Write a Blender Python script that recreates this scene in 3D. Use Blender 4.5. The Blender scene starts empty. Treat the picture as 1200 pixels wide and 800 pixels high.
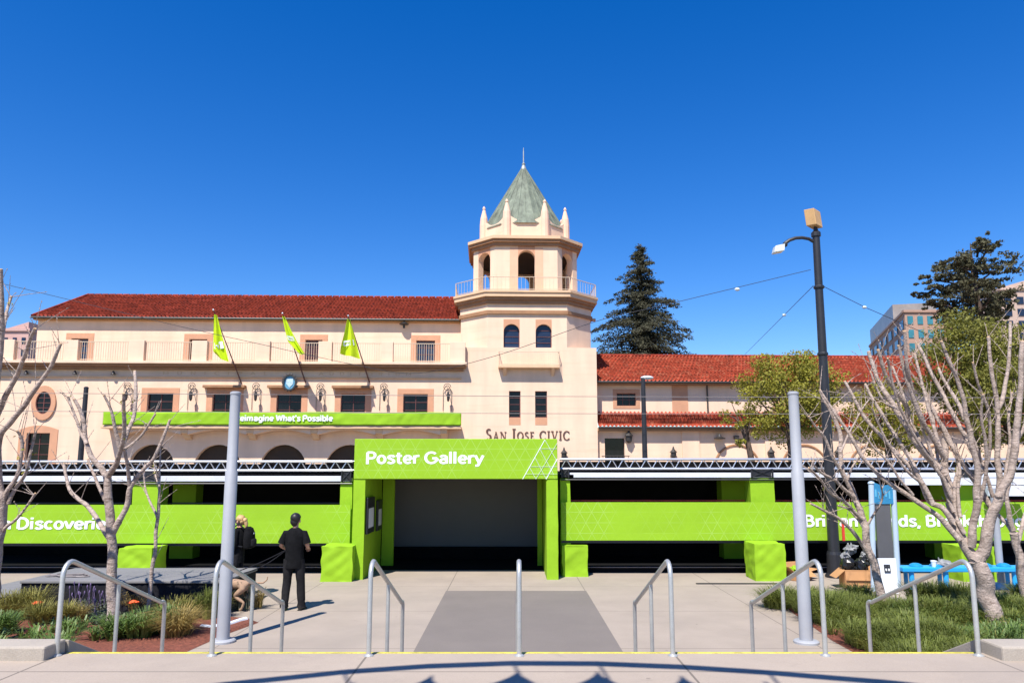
import bpy, bmesh, math, random
from mathutils import Vector, noise
random.seed(11)
SC = bpy.context.scene
COL = SC.collection
R = math.radians
PI = math.pi

# ------------------------------------------------------------------ camera, world, sun, exposure
FPX, CXP, CYP, CAMZ, PITCH = 867.0, 600.0, 426.0, 2.66, R(8.0)
cd = bpy.data.cameras.new("camera")
cam = bpy.data.objects.new("camera", cd)
COL.objects.link(cam)
cam.location = (0, 0, CAMZ)
cam.rotation_euler = (R(90) + PITCH, 0, 0)
cd.sensor_width = 36.0
cd.lens = 36.0 * FPX / 1200.0
cd.shift_y = 26.0 / 1200.0
cd.clip_end = 4000
SC.camera = cam

SUN_EL, SUN_AZ = R(57), R(22)          # the light travels away from the camera and to the right
sd = Vector((math.sin(SUN_AZ) * math.cos(SUN_EL), math.cos(SUN_AZ) * math.cos(SUN_EL), -math.sin(SUN_EL)))
world = bpy.data.worlds.new("World")
SC.world = world
world.use_nodes = True
nt = world.node_tree
bg = nt.nodes["Background"]
sky = nt.nodes.new("ShaderNodeTexSky")
sky.sky_type = 'NISHITA'
sky.sun_disc = False
sky.sun_elevation = SUN_EL
sky.sun_rotation = PI + SUN_AZ
sky.air_density = 1.0
sky.dust_density = 0.1
sky.ozone_density = 4.0
hs = nt.nodes.new("ShaderNodeHueSaturation")
hs.inputs["Hue"].default_value = 0.514
hs.inputs["Saturation"].default_value = 1.39
hs.inputs["Value"].default_value = 1.09
nt.links.new(sky.outputs[0], hs.inputs["Color"])
nt.links.new(hs.outputs[0], bg.inputs["Color"])
bg.inputs["Strength"].default_value = 0.106
sl = bpy.data.lights.new("sun", 'SUN')
sl.energy = 5.0
sl.angle = R(0.5)
sl.color = (1.0, 0.955, 0.88)
so = bpy.data.objects.new("sun", sl)
so.rotation_euler = sd.to_track_quat('-Z', 'Y').to_euler()
so.location = (-30, -60, 80)
COL.objects.link(so)
SC.view_settings.view_transform = 'Standard'
SC.view_settings.look = 'None'
SC.view_settings.gamma = 1
SC.view_settings.exposure = 0.64

# ------------------------------------------------------------------ rays of the photograph -> places
cp, sp = math.cos(PITCH), math.sin(PITCH)
def ray(u, v):
    a, b = (u - CXP) / FPX, (CYP - v) / FPX
    return Vector((a, cp - b * sp, sp + b * cp))
def P(u, v, D):
    r = ray(u, v)
    t = D / r.y
    return Vector((r.x * t, D, CAMZ + r.z * t))
def G(u, v, z=0.0):
    r = ray(u, v)
    t = (z - CAMZ) / r.z
    return Vector((r.x * t, r.y * t, z))
BY, BT = 55.0, R(2.0)                     # the civic building's facade line and its turn
bx_, bn_ = Vector((math.cos(BT), math.sin(BT), 0)), Vector((-math.sin(BT), math.cos(BT), 0))
def B(u, v, d=0.0):
    r = ray(u, v)
    o = Vector((0, BY, 0)) + bn_ * d - Vector((0, 0, CAMZ))
    t = o.dot(bn_) / r.dot(bn_)
    p = r * t + Vector((0, 0, CAMZ)) - Vector((0, BY, 0))
    return p.dot(bx_), p.z
def bX(u, d=0.0): return B(u, 450, d)[0]
def bZ(v, d=0.0): return B(600, v, d)[1]

# ------------------------------------------------------------------ materials
MATS = {}
def _nodes(m):
    m.use_nodes = True
    n = m.node_tree
    return n, n.nodes["Principled BSDF"]
def mat(name, col, rough=0.8, var=0.15, scale=3.0, metal=0.0, bump=0.0, bscale=40.0, stain=0.0, spec=0.5, fine=0.0, stretch=None, trans=0.0, rnd=0.0):
    m = bpy.data.materials.new(name)
    n, b = _nodes(m)
    L = n.links.new
    tc = n.nodes.new("ShaderNodeTexCoord")
    src = tc.outputs["Object"]
    if stretch:
        mp = n.nodes.new("ShaderNodeMapping")
        mp.inputs["Scale"].default_value = stretch
        L(src, mp.inputs["Vector"]); src = mp.outputs[0]
    nz = n.nodes.new("ShaderNodeTexNoise")
    nz.inputs["Scale"].default_value = scale
    nz.inputs["Detail"].default_value = 6
    nz.inputs["Roughness"].default_value = 0.65
    L(src, nz.inputs["Vector"])
    rp = n.nodes.new("ShaderNodeValToRGB")
    rp.color_ramp.elements[0].position = 0.3
    rp.color_ramp.elements[1].position = 0.7
    rp.color_ramp.elements[0].color = (*[c * (1 - var) for c in col], 1)
    rp.color_ramp.elements[1].color = (*[min(1, c * (1 + var)) for c in col], 1)
    L(nz.outputs[0], rp.inputs[0])
    out = rp.outputs[0]
    def mul(out, sc, lo, hi, p0, p1, det=4, st=None):
        q = n.nodes.new("ShaderNodeTexNoise"); q.inputs["Scale"].default_value = sc; q.inputs["Detail"].default_value = det
        if st:
            mp2 = n.nodes.new("ShaderNodeMapping"); mp2.inputs["Scale"].default_value = st
            L(tc.outputs["Object"], mp2.inputs["Vector"]); L(mp2.outputs[0], q.inputs["Vector"])
        else:
            L(tc.outputs["Object"], q.inputs["Vector"])
        mr = n.nodes.new("ShaderNodeMapRange")
        mr.inputs["From Min"].default_value = p0; mr.inputs["From Max"].default_value = p1
        mr.inputs["To Min"].default_value = lo; mr.inputs["To Max"].default_value = hi
        L(q.outputs[0], mr.inputs[0])
        mx = n.nodes.new("ShaderNodeMix"); mx.data_type = 'RGBA'; mx.blend_type = 'MULTIPLY'; mx.inputs[0].default_value = 1
        L(out, mx.inputs[6]); L(mr.outputs[0], mx.inputs[7])
        return mx.outputs[2]
    if stain: out = mul(out, 1.0, 1 - stain, 1.0, 0.35, 0.6, 8, (1.1, 1.1, 0.16))
    if fine: out = mul(out, 90.0, 1 - fine, 1 + fine, 0.3, 0.7)
    if rnd:
        oi = n.nodes.new("ShaderNodeObjectInfo")
        mr = n.nodes.new("ShaderNodeMapRange"); mr.inputs["To Min"].default_value = 1 - rnd; mr.inputs["To Max"].default_value = 1 + rnd
        L(oi.outputs["Random"], mr.inputs[0])
        mx = n.nodes.new("ShaderNodeMix"); mx.data_type = 'RGBA'; mx.blend_type = 'MULTIPLY'; mx.inputs[0].default_value = 1
        L(out, mx.inputs[6]); L(mr.outputs[0], mx.inputs[7]); out = mx.outputs[2]
    L(out, b.inputs["Base Color"])
    b.inputs["Roughness"].default_value = rough
    b.inputs["Metallic"].default_value = metal
    b.inputs["Specular IOR Level"].default_value = spec
    if trans:
        tr = n.nodes.new("ShaderNodeBsdfTranslucent"); L(out, tr.inputs[0])
        ms = n.nodes.new("ShaderNodeMixShader"); ms.inputs[0].default_value = trans
        L(b.outputs[0], ms.inputs[1]); L(tr.outputs[0], ms.inputs[2])
        L(ms.outputs[0], n.nodes["Material Output"].inputs[0])
    if bump:
        bn = n.nodes.new("ShaderNodeTexNoise"); bn.inputs["Scale"].default_value = bscale; bn.inputs["Detail"].default_value = 5
        L(tc.outputs["Object"], bn.inputs["Vector"])
        bu = n.nodes.new("ShaderNodeBump"); bu.inputs["Strength"].default_value = bump; bu.inputs["Distance"].default_value = 0.02
        L(bn.outputs[0], bu.inputs["Height"]); L(bu.outputs[0], b.inputs["Normal"])
    MATS[name] = m
    return m

def M(n, op, a, b=None, c=None):
    k = n.nodes.new("ShaderNodeMath"); k.operation = op
    for i, x in enumerate((a, b, c)):
        if x is None: continue
        if isinstance(x, (int, float)): k.inputs[i].default_value = x
        else: n.links.new(x, k.inputs[i])
    return k.outputs[0]

def tint(m, fac_fn, col2):
    """mixes a second colour into the base colour by a factor built from object coordinates"""
    n = m.node_tree; b = n.nodes["Principled BSDF"]
    old = b.inputs["Base Color"].links[0].from_socket
    tc = n.nodes.new("ShaderNodeTexCoord"); sx = n.nodes.new("ShaderNodeSeparateXYZ")
    n.links.new(tc.outputs["Object"], sx.inputs[0])
    f = fac_fn(n, sx.outputs[0], sx.outputs[1], sx.outputs[2], tc.outputs["Object"])
    mx = n.nodes.new("ShaderNodeMix"); mx.data_type = 'RGBA'
    n.links.new(f, mx.inputs[0]); n.links.new(old, mx.inputs[6]); mx.inputs[7].default_value = (*col2, 1)
    n.links.new(mx.outputs[2], b.inputs["Base Color"])

def linefam(n, k, w):   # 1 on a thin line at every integer of k
    fr = M(n, 'FRACT', k)
    return M(n, 'GREATER_THAN', M(n, 'ABSOLUTE', M(n, 'SUBTRACT', fr, 0.5)), 0.5 - w)
def triangles(cell, w, lo, hi):
    def fn(n, x, y, z, o):
        a = M(n, 'DIVIDE', z, cell * 0.866)
        h = M(n, 'MULTIPLY', a, 0.5)
        q = M(n, 'DIVIDE', x, cell)
        l = M(n, 'MAXIMUM', linefam(n, a, w), M(n, 'MAXIMUM', linefam(n, M(n, 'ADD', q, h), w), linefam(n, M(n, 'SUBTRACT', q, h), w)))
        t = n.nodes.new("ShaderNodeTexNoise"); t.inputs["Scale"].default_value = 0.9; t.inputs["Detail"].default_value = 1
        n.links.new(o, t.inputs["Vector"])
        mr = n.nodes.new("ShaderNodeMapRange"); mr.inputs["From Min"].default_value = 0.4; mr.inputs["From Max"].default_value = 0.62
        mr.inputs["To Min"].default_value = lo; mr.inputs["To Max"].default_value = hi
        n.links.new(t.outputs[0], mr.inputs[0])
        return M(n, 'MULTIPLY', l, mr.outputs[0])
    return fn

stucco = mat("stucco", (0.80, 0.572, 0.41), 0.9, 0.045, 0.5, bump=0.15, bscale=25, stain=0.11)
def formlines(n, x, y, z, o):
    t = n.nodes.new("ShaderNodeTexNoise"); t.inputs["Scale"].default_value = 1.0; t.inputs["Detail"].default_value = 5
    mp = n.nodes.new("ShaderNodeMapping"); mp.inputs["Scale"].default_value = (0.22, 0.22, 3.2)
    n.links.new(o, mp.inputs[0]); n.links.new(mp.outputs[0], t.inputs["Vector"])
    mr = n.nodes.new("ShaderNodeMapRange"); mr.inputs["From Min"].default_value = 0.52; mr.inputs["From Max"].default_value = 0.72; mr.inputs["To Max"].default_value = 0.30
    n.links.new(t.outputs[0], mr.inputs[0])
    return mr.outputs[0]
tint(stucco, formlines, (0.62, 0.40, 0.255))
trim = mat("terracotta_trim", (0.56, 0.285, 0.165), 0.85, 0.08, 1.5, bump=0.1)
brown = mat("cornice_brown", (0.33, 0.17, 0.085), 0.85, 0.15, 2.0)
sand = mat("cornice_sand", (0.66, 0.44, 0.27), 0.85, 0.08, 1.5)
wood = mat("window_wood", (0.12, 0.035, 0.03), 0.6, 0.2, 4)
glass = mat("window_glass", (0.006, 0.007, 0.009), 0.12, 0.5, 1.5, spec=0.25)
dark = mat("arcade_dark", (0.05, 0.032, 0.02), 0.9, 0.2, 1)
iron = mat("wrought_iron", (0.03, 0.026, 0.024), 0.5, 0.2, 5)
railm = mat("terrace_railing", (0.58, 0.45, 0.32), 0.6, 0.1, 5)
tile = mat("clay_tile", (0.245, 0.036, 0.019), 0.85, 0.25, 1.2, spec=0.15)
tiler = mat("lighter_clay_tile", (0.38, 0.064, 0.032), 0.85, 0.25, 1.2, spec=0.15)  # a lighter red than clay_tile, for the right wing's slopes
copper = mat("copper_patina", (0.155, 0.18, 0.13), 0.7, 0.42, 1.2, stretch=(2.5, 2.5, 0.35), stain=0.35)
lime = mat("lime_fabric", (0.258, 0.455, 0.018), 0.75, 0.05, 1.5, spec=0.2, bump=0.9, bscale=2.2)
limep = mat("lime_printed_fabric", (0.258, 0.455, 0.02), 0.75, 0.04, 1.0, spec=0.2, bump=0.45, bscale=1.6)
tint(limep, triangles(0.30, 0.03, 0.04, 0.38), (0.40, 0.60, 0.17))
limef = mat("lime_flag", (0.60, 0.80, 0.02), 0.7, 0.06, 3.0, spec=0.2, trans=0.2)
white = mat("white_print", (0.80, 0.83, 0.86), 0.6, 0.02, 3)
alu = mat("truss_aluminium", (0.60, 0.62, 0.65), 0.35, 0.08, 6, metal=0.75)
fascia = mat("white_fascia", (0.62, 0.64, 0.70), 0.6, 0.06, 1.5, stain=0.1)
black = mat("black_drape", (0.006, 0.006, 0.007), 0.95, 0.3, 2, spec=0.15)
blackp = mat("black_paint", (0.018, 0.018, 0.022), 0.45, 0.15, 6)
screenm = mat("screen_fabric", (0.20, 0.19, 0.185), 0.8, 0.05, 0.6)
galv = mat("galvanised_steel", (0.50, 0.50, 0.48), 0.42, 0.12, 8, metal=0.55, fine=0.06)
polem = mat("grey_pole_paint", (0.34, 0.35, 0.375), 0.5, 0.06, 3, stain=0.06)
conc = mat("concrete", (0.325, 0.268, 0.217), 0.85, 0.10, 0.7, bump=0.2, bscale=120, fine=0.07)
def joints(xs0, dx, ys0, dy, w):
    def fn(n, x, y, z, o):
        def ln(c, s0, d):
            f = M(n, 'ABSOLUTE', M(n, 'SUBTRACT', M(n, 'FRACT', M(n, 'DIVIDE', M(n, 'SUBTRACT', c, s0 - d * 500), d)), 0.5))
            return M(n, 'GREATER_THAN', f, 0.5 - w / d)
        return M(n, 'MULTIPLY', M(n, 'MAXIMUM', ln(x, xs0, dx), ln(y, ys0, dy)), 0.75)
    return fn
tint(conc, joints(-1.42, 3.02, 17.3, 2.9, 0.009), (0.10, 0.085, 0.07))
def smudge(n, x, y, z, o):
    t = n.nodes.new("ShaderNodeTexNoise"); t.inputs["Scale"].default_value = 0.33; t.inputs["Detail"].default_value = 9; t.inputs["Roughness"].default_value = 0.7; t.inputs["Distortion"].default_value = 0.8
    n.links.new(o, t.inputs["Vector"])
    mr = n.nodes.new("ShaderNodeMapRange"); mr.inputs["From Min"].default_value = 0.5; mr.inputs["From Max"].default_value = 0.75; mr.inputs["To Max"].default_value = 0.62
    n.links.new(t.outputs[0], mr.inputs[0])
    return mr.outputs[0]
tint(conc, smudge, (0.25, 0.215, 0.18))
concl = mat("landing_concrete", (0.35, 0.287, 0.232), 0.85, 0.08, 0.9, bump=0.2, bscale=120, fine=0.07)
tint(concl, joints(-1.42, 3.02, 107.0, 100.0, 0.011), (0.09, 0.075, 0.06))
tint(concl, smudge, (0.26, 0.22, 0.185))
concd = mat("panel_concrete", (0.172, 0.146, 0.128), 0.85, 0.08, 0.8, bump=0.2, bscale=120, fine=0.06)
tint(concd, smudge, (0.15, 0.128, 0.115))
def gum(n, x, y, z, o):
    vo = n.nodes.new("ShaderNodeTexVoronoi"); vo.inputs["Scale"].default_value = 2.4; n.links.new(o, vo.inputs["Vector"])
    a = M(n, 'LESS_THAN', vo.outputs["Distance"], 0.055)
    s_ = n.nodes.new("ShaderNodeSeparateColor"); n.links.new(vo.outputs["Color"], s_.inputs[0])
    return M(n, 'MULTIPLY', a, M(n, 'MULTIPLY', M(n, 'GREATER_THAN', s_.outputs[0], 0.45), 0.55))
for m_ in (conc, concl): tint(m_, gum, (0.13, 0.11, 0.095))
def scuffs(n, x, y, z, o):
    t = n.nodes.new("ShaderNodeTexNoise"); t.inputs["Scale"].default_value = 0.9; t.inputs["Detail"].default_value = 10; t.inputs["Roughness"].default_value = 0.8; t.inputs["Distortion"].default_value = 2.0
    mp = n.nodes.new("ShaderNodeMapping"); mp.inputs["Scale"].default_value = (0.5, 1.6, 1); mp.inputs["Location"].default_value = (3.7, 1.9, 0)
    n.links.new(o, mp.inputs[0]); n.links.new(mp.outputs[0], t.inputs["Vector"])
    mr = n.nodes.new("ShaderNodeMapRange"); mr.inputs["From Min"].default_value = 0.6; mr.inputs["From Max"].default_value = 0.72; mr.inputs["To Max"].default_value = 0.62
    n.links.new(t.outputs[0], mr.inputs[0])
    return mr.outputs[0]
for m_ in (conc, concl, concd): tint(m_, scuffs, (0.17, 0.145, 0.125))
concw = mat("wall_concrete", (0.38, 0.33, 0.275), 0.85, 0.12, 1.6, bump=0.25, bscale=60, fine=0.08, stain=0.12)
yellow = mat("yellow_paint", (0.56, 0.49, 0.06), 0.7, 0.35, 9, fine=0.25)
asphalt = mat("asphalt", (0.055, 0.053, 0.05), 0.9, 0.2, 3, bump=0.3, bscale=150)
earth = mat("earth", (0.13, 0.11, 0.08), 0.95, 0.3, 0.3)
mulch = mat("bark_mulch", (0.17, 0.05, 0.028), 0.95, 0.55, 22, bump=1.0, bscale=45)
bark = mat("pale_bark", (0.40, 0.315, 0.265), 0.95, 0.38, 8, bump=1.0, bscale=38, stretch=(1, 1, 2.2), fine=0.16)
cutwood = mat("cut_wood", (0.55, 0.36, 0.20), 0.85, 0.15, 10)
barkd = mat("dark_bark", (0.09, 0.06, 0.045), 0.9, 0.3, 4)
leafy = mat("yellow_green_leaf", (0.27, 0.25, 0.026), 0.7, 0.45, 1.3, trans=0.3)
leafg = mat("olive_green_leaf", (0.20, 0.195, 0.03), 0.7, 0.5, 1.1, trans=0.3)
needle = mat("conifer_needle", (0.048, 0.047, 0.022), 0.8, 0.5, 1.0, trans=0.1)
needleb = mat("cedar_needle", (0.078, 0.074, 0.034), 0.8, 0.5, 1.0, trans=0.15)
grassg = mat("green_blade", (0.155, 0.185, 0.03), 0.6, 0.5, 2.5, trans=0.3)
grassd = mat("strappy_green_blade", (0.12, 0.19, 0.038), 0.5, 0.4, 3, trans=0.25)
grassy = mat("golden_blade", (0.34, 0.25, 0.075), 0.7, 0.4, 4, trans=0.25)
grassm = mat("yellow_green_blade", (0.24, 0.22, 0.045), 0.7, 0.4, 4, trans=0.25)
sage = mat("sage_leaf", (0.10, 0.12, 0.085), 0.8, 0.4, 5, trans=0.2)
purple = mat("lavender_bloom", (0.16, 0.11, 0.22), 0.8, 0.3, 8)
orange = mat("orange_bloom", (0.80, 0.11, 0.02), 0.7, 0.2, 12)
skin = mat("skin", (0.50, 0.27, 0.18), 0.55, 0.06, 6)
hairb = mat("black_hair", (0.012, 0.010, 0.010), 0.5, 0.3, 30)
hairy = mat("blond_hair", (0.48, 0.30, 0.13), 0.55, 0.3, 30)
cloth = mat("black_cotton", (0.009, 0.009, 0.010), 0.95, 0.35, 8, spec=0.08, bump=0.4, bscale=14)
trous = mat("charcoal_cotton", (0.018, 0.017, 0.018), 0.95, 0.35, 8, spec=0.1, bump=0.4, bscale=14)
shoe = mat("black_leather", (0.012, 0.011, 0.011), 0.45, 0.2, 10)
fur = mat("tan_fur", (0.33, 0.21, 0.135), 0.85, 0.2, 9)
card = mat("cardboard", (0.46, 0.235, 0.10), 0.85, 0.1, 3)
bag = mat("black_bag", (0.012, 0.012, 0.013), 0.25, 0.2, 8)
clear = mat("grey_plastic_film", (0.26, 0.26, 0.26), 0.25, 0.4, 10)
blue = mat("bright_blue_paint", (0.02, 0.33, 0.72), 0.4, 0.06, 4)
bluek = mat("kiosk_blue", (0.03, 0.22, 0.42), 0.45, 0.25, 5)
paleb = mat("pale_blue_paint", (0.42, 0.52, 0.62), 0.45, 0.05, 4)
panelg = mat("kiosk_panel", (0.10, 0.10, 0.11), 0.25, 0.1, 2)
boardw = mat("white_board", (0.72, 0.74, 0.77), 0.5, 0.04, 2)
red = mat("red_paint", (0.62, 0.05, 0.03), 0.5, 0.1, 4)
tanm = mat("lamp_tan", (0.55, 0.33, 0.14), 0.5, 0.1, 6)
lens = mat("lamp_glass", (0.55, 0.60, 0.62), 0.12, 0.15, 10)
stagem = mat("stage_deck", (0.19, 0.182, 0.18), 0.7, 0.1, 2)
skirtm = mat("stage_skirt", (0.016, 0.016, 0.02), 0.9, 0.3, 3, spec=0.15)
brickb = mat("brown_facade", (0.40, 0.25, 0.185), 0.9, 0.08, 0.2)
pinkb = mat("pink_facade", (0.52, 0.32, 0.28), 0.9, 0.06, 0.2)
beigeb = mat("beige_facade", (0.50, 0.36, 0.29), 0.9, 0.06, 0.2)
tglass = mat("teal_glass", (0.05, 0.20, 0.24), 0.1, 0.3, 0.3)
bglass = mat("blue_glass", (0.02, 0.032, 0.065), 0.12, 0.4, 0.3, spec=0.3)
sealb = mat("emblem_blue", (0.10, 0.30, 0.45), 0.5, 0.2, 8)
wire_m = mat("wire_black", (0.03, 0.03, 0.035), 0.6, 0.1, 3)
wire_g = mat("wire_grey", (0.22, 0.19, 0.18), 0.6, 0.1, 3)

def tilecells(n, x, y, z, o):
    vo = n.nodes.new("ShaderNodeTexVoronoi"); vo.inputs["Scale"].default_value = 2.6; n.links.new(o, vo.inputs["Vector"])
    s = n.nodes.new("ShaderNodeSeparateColor"); n.links.new(vo.outputs["Color"], s.inputs[0])
    mr = n.nodes.new("ShaderNodeMapRange"); mr.inputs["From Min"].default_value = 0.35; mr.inputs["To Max"].default_value = 0.75
    n.links.new(s.outputs[0], mr.inputs[0])
    return mr.outputs[0]
tint(tile, tilecells, (0.105, 0.018, 0.012)); tint(tiler, tilecells, (0.19, 0.036, 0.02))
def tilelight(n, x, y, z, o):
    vo = n.nodes.new("ShaderNodeTexVoronoi"); vo.inputs["Scale"].default_value = 3.3; n.links.new(o, vo.inputs["Vector"])
    s = n.nodes.new("ShaderNodeSeparateColor"); n.links.new(vo.outputs["Color"], s.inputs[0])
    mr = n.nodes.new("ShaderNodeMapRange"); mr.inputs["From Min"].default_value = 0.72; mr.inputs["To Max"].default_value = 0.6
    n.links.new(s.outputs[1], mr.inputs[0])
    return mr.outputs[0]
tint(tile, tilelight, (0.38, 0.065, 0.04)); tint(tiler, tilelight, (0.50, 0.17, 0.095))
def barkbands(n, x, y, z, o):
    t = n.nodes.new("ShaderNodeTexNoise"); t.inputs["Scale"].default_value = 1.0; t.inputs["Detail"].default_value = 4
    mp = n.nodes.new("ShaderNodeMapping"); mp.inputs["Scale"].default_value = (6, 6, 34)
    n.links.new(o, mp.inputs[0]); n.links.new(mp.outputs[0], t.inputs["Vector"])
    mr = n.nodes.new("ShaderNodeMapRange"); mr.inputs["From Min"].default_value = 0.55; mr.inputs["From Max"].default_value = 0.68; mr.inputs["To Max"].default_value = 0.8
    n.links.new(t.outputs[0], mr.inputs[0])
    return mr.outputs[0]
tint(bark, barkbands, (0.13, 0.09, 0.07))
def barkspots(n, x, y, z, o):
    t = n.nodes.new("ShaderNodeTexNoise"); t.inputs["Scale"].default_value = 4.0; t.inputs["Detail"].default_value = 6; t.inputs["Roughness"].default_value = 0.75
    n.links.new(o, t.inputs["Vector"])
    mr = n.nodes.new("ShaderNodeMapRange"); mr.inputs["From Min"].default_value = 0.52; mr.inputs["From Max"].default_value = 0.66; mr.inputs["To Max"].default_value = 0.7
    n.links.new(t.outputs[0], mr.inputs[0])
    return mr.outputs[0]
tint(bark, barkspots, (0.21, 0.15, 0.115))

# ------------------------------------------------------------------ mesh builder and object helpers
ORG = {}
def props(o, label=None, cat=None, group=None, kind=None, category=None):
    if label: o["label"] = label
    if cat or category: o["category"] = cat or category
    if group: o["group"] = group
    if kind: o["kind"] = kind
    return o
def thing(name, label, cat, loc=(0, 0, 0), rot=0.0, group=None, local=False):
    o = bpy.data.objects.new(name, None)
    o.empty_display_size = 0.3
    COL.objects.link(o)
    o.location = loc; o.rotation_euler = (0, 0, rot)
    ORG[o.name] = Vector((0, 0, 0)) if local else Vector(loc)
    return props(o, label, cat, group)
class MB:
    def __init__(s): s.v = []; s.f = []
    def add(s, vs, fs):
        k = len(s.v)
        s.v += [tuple(p) for p in vs]; s.f += [tuple(i + k for i in f) for f in fs]
    def box(s, x0, x1, y0, y1, z0, z1):
        s.add([(x0, y0, z0), (x1, y0, z0), (x1, y1, z0), (x0, y1, z0), (x0, y0, z1), (x1, y0, z1), (x1, y1, z1), (x0, y1, z1)],
              [(0, 3, 2, 1), (4, 5, 6, 7), (0, 1, 5, 4), (1, 2, 6, 5), (2, 3, 7, 6), (3, 0, 4, 7)])
        return s
    def quad(s, a, b, c, d): s.add([a, b, c, d], [(0, 1, 2, 3)]); return s
    def prism(s, pts, off):           # pts: 3D loop, off: extrusion vector
        n = len(pts); off = Vector(off)
        vs = [Vector(p) for p in pts] + [Vector(p) + off for p in pts]
        s.add(vs, [tuple(range(n))[::-1], tuple(range(n, 2 * n))] + [(i, (i + 1) % n, n + (i + 1) % n, n + i) for i in range(n)])
        return s
    def tube(s, pts, rad, n=8, cap=True):
        pts = [Vector(p) for p in pts]
        if isinstance(rad, (int, float)): rad = [rad] * len(pts)
        vs = []; up = None
        for i, p in enumerate(pts):
            if i == 0: t = pts[1] - pts[0]
            elif i == len(pts) - 1: t = pts[-1] - pts[-2]
            else: t = (pts[i + 1] - p).normalized() + (p - pts[i - 1]).normalized()
            if t.length < 1e-9: t = Vector((0, 0, 1))
            t.normalize()
            if up is None:
                up = Vector((1, 0, 0)) if abs(t.x) < 0.9 else Vector((0, 1, 0))
            a = (up - t * up.dot(t)).normalized(); b = t.cross(a); up = a
            for k in range(n):
                q = 2 * PI * k / n
                vs.append(p + (a * math.cos(q) + b * math.sin(q)) * rad[i])
        fs = []
        for i in range(len(pts) - 1):
            for k in range(n):
                fs.append((i * n + k, i * n + (k + 1) % n, (i + 1) * n + (k + 1) % n, (i + 1) * n + k))
        if cap:
            fs.append(tuple(range(n))[::-1]); e = (len(pts) - 1) * n; fs.append(tuple(range(e, e + n)))
        s.add(vs, fs); return s
    def lathe(s, c, prof, n=16):      # prof: list of (r, z)
        c = Vector(c); vs = []; fs = []
        for r, z in prof:
            for k in range(n):
                q = 2 * PI * (k + 0.5) / n
                vs.append(c + Vector((r * math.cos(q), r * math.sin(q), z)))
        for i in range(len(prof) - 1):
            for k in range(n):
                fs.append((i * n + k, i * n + (k + 1) % n, (i + 1) * n + (k + 1) % n, (i + 1) * n + k))
        fs.append(tuple(range(n))[::-1]); e = (len(prof) - 1) * n; fs.append(tuple(range(e, e + n)))
        s.add(vs, fs); return s
    def ball(s, c, rx, ry=None, rz=None, n=10, jit=0.0):
        ry = ry or rx; rz = rz or rx; c = Vector(c)
        vs = []; fs = []; m = n // 2 + 1
        for i in range(m + 1):
            a = PI * i / m
            for k in range(n):
                q = 2 * PI * k / n
                d = Vector((math.sin(a) * math.cos(q), math.sin(a) * math.sin(q), math.cos(a)))
                j = 1 + jit * noise.noise(d * 2.3 + c * 3)
                vs.append(c + Vector((d.x * rx, d.y * ry, d.z * rz)) * j)
        for i in range(m):
            for k in range(n):
                fs.append((i * n + k, (i + 1) * n + k, (i + 1) * n + (k + 1) % n, i * n + (k + 1) % n))
        s.add(vs, fs); return s
    def build(s, name, m, parent=None, smooth=False, bevel=0.0, loc=None, **kw):
        org = ORG[parent.name] if parent is not None else Vector(loc or (0, 0, 0))
        me = bpy.data.meshes.new(name)
        me.from_pydata([(x - org.x, y - org.y, z - org.z) for x, y, z in s.v], [], s.f)
        me.materials.append(m)
        me.update()
        if smooth:
            me.polygons.foreach_set("use_smooth", [True] * len(me.polygons))
            try: me.set_sharp_from_angle(angle=R(40))
            except Exception: pass
        o = bpy.data.objects.new(name, me)
        COL.objects.link(o)
        if parent is not None: o.parent = parent
        else: o.location = org
        ORG[o.name] = org
        if bevel:
            bv = o.modifiers.new("edge", 'BEVEL'); bv.width = bevel; bv.segments = 2; bv.limit_method = 'ANGLE'
        return props(o, **kw)
def struct(name, mb, m, **kw): return mb.build(name, m, kind="structure", **kw)
def bake(o, name, m, parent=None, smooth=True, xf=None):
    bpy.context.view_layer.update()
    dg = bpy.context.evaluated_depsgraph_get()
    me = bpy.data.meshes.new_from_object(o.evaluated_get(dg))
    me.name = name
    me.materials.clear(); me.materials.append(m)
    if xf:
        for v in me.vertices: v.co = xf(v.co)
    if smooth: me.polygons.foreach_set("use_smooth", [True] * len(me.polygons))
    dta = o.data
    bpy.data.objects.remove(o)
    if isinstance(dta, bpy.types.Mesh): bpy.data.meshes.remove(dta)
    else: bpy.data.curves.remove(dta)
    n = bpy.data.objects.new(name, me)
    COL.objects.link(n)
    if parent is not None:
        n.parent = parent; ORG[n.name] = ORG[parent.name]
    return n
def _arc(cx, cy, rx, ry, a0, a1, n=14):
    return [(cx + rx * math.cos(R(a0 + (a1 - a0) * i / n)), cy + ry * math.sin(R(a0 + (a1 - a0) * i / n))) for i in range(n + 1)]
def _sm(p):
    o = []
    for i in range(len(p) - 1):
        a, b, c, d = p[max(i - 1, 0)], p[i], p[i + 1], p[min(i + 2, len(p) - 1)]
        for k in range(4):
            t = k / 4
            o.append(tuple(.5 * (2 * b[j] + (c[j] - a[j]) * t + (2 * a[j] - 5 * b[j] + 4 * c[j] - d[j]) * t * t + (3 * b[j] - a[j] - 3 * c[j] + d[j]) * t ** 3) for j in (0, 1)))
    return o + [p[-1]]
_E = [_arc(.29, .37, .20, .275, 0, 360, 22)]
_st = [(.095, .095), (.095, .905)]; _asc = [(.095, .06), (.095, .96)]; _xs = [(.095, .06), (.095, .68)]
_arch = _sm([(.095, .40), (.15, .57), (.28, .64), (.41, .58), (.44, .42), (.44, .06)])
_Pb = [(.095, .905), (.32, .905)] + _arc(.32, .68, .2, .225, 90, -90) + [(.095, .455)]
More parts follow.
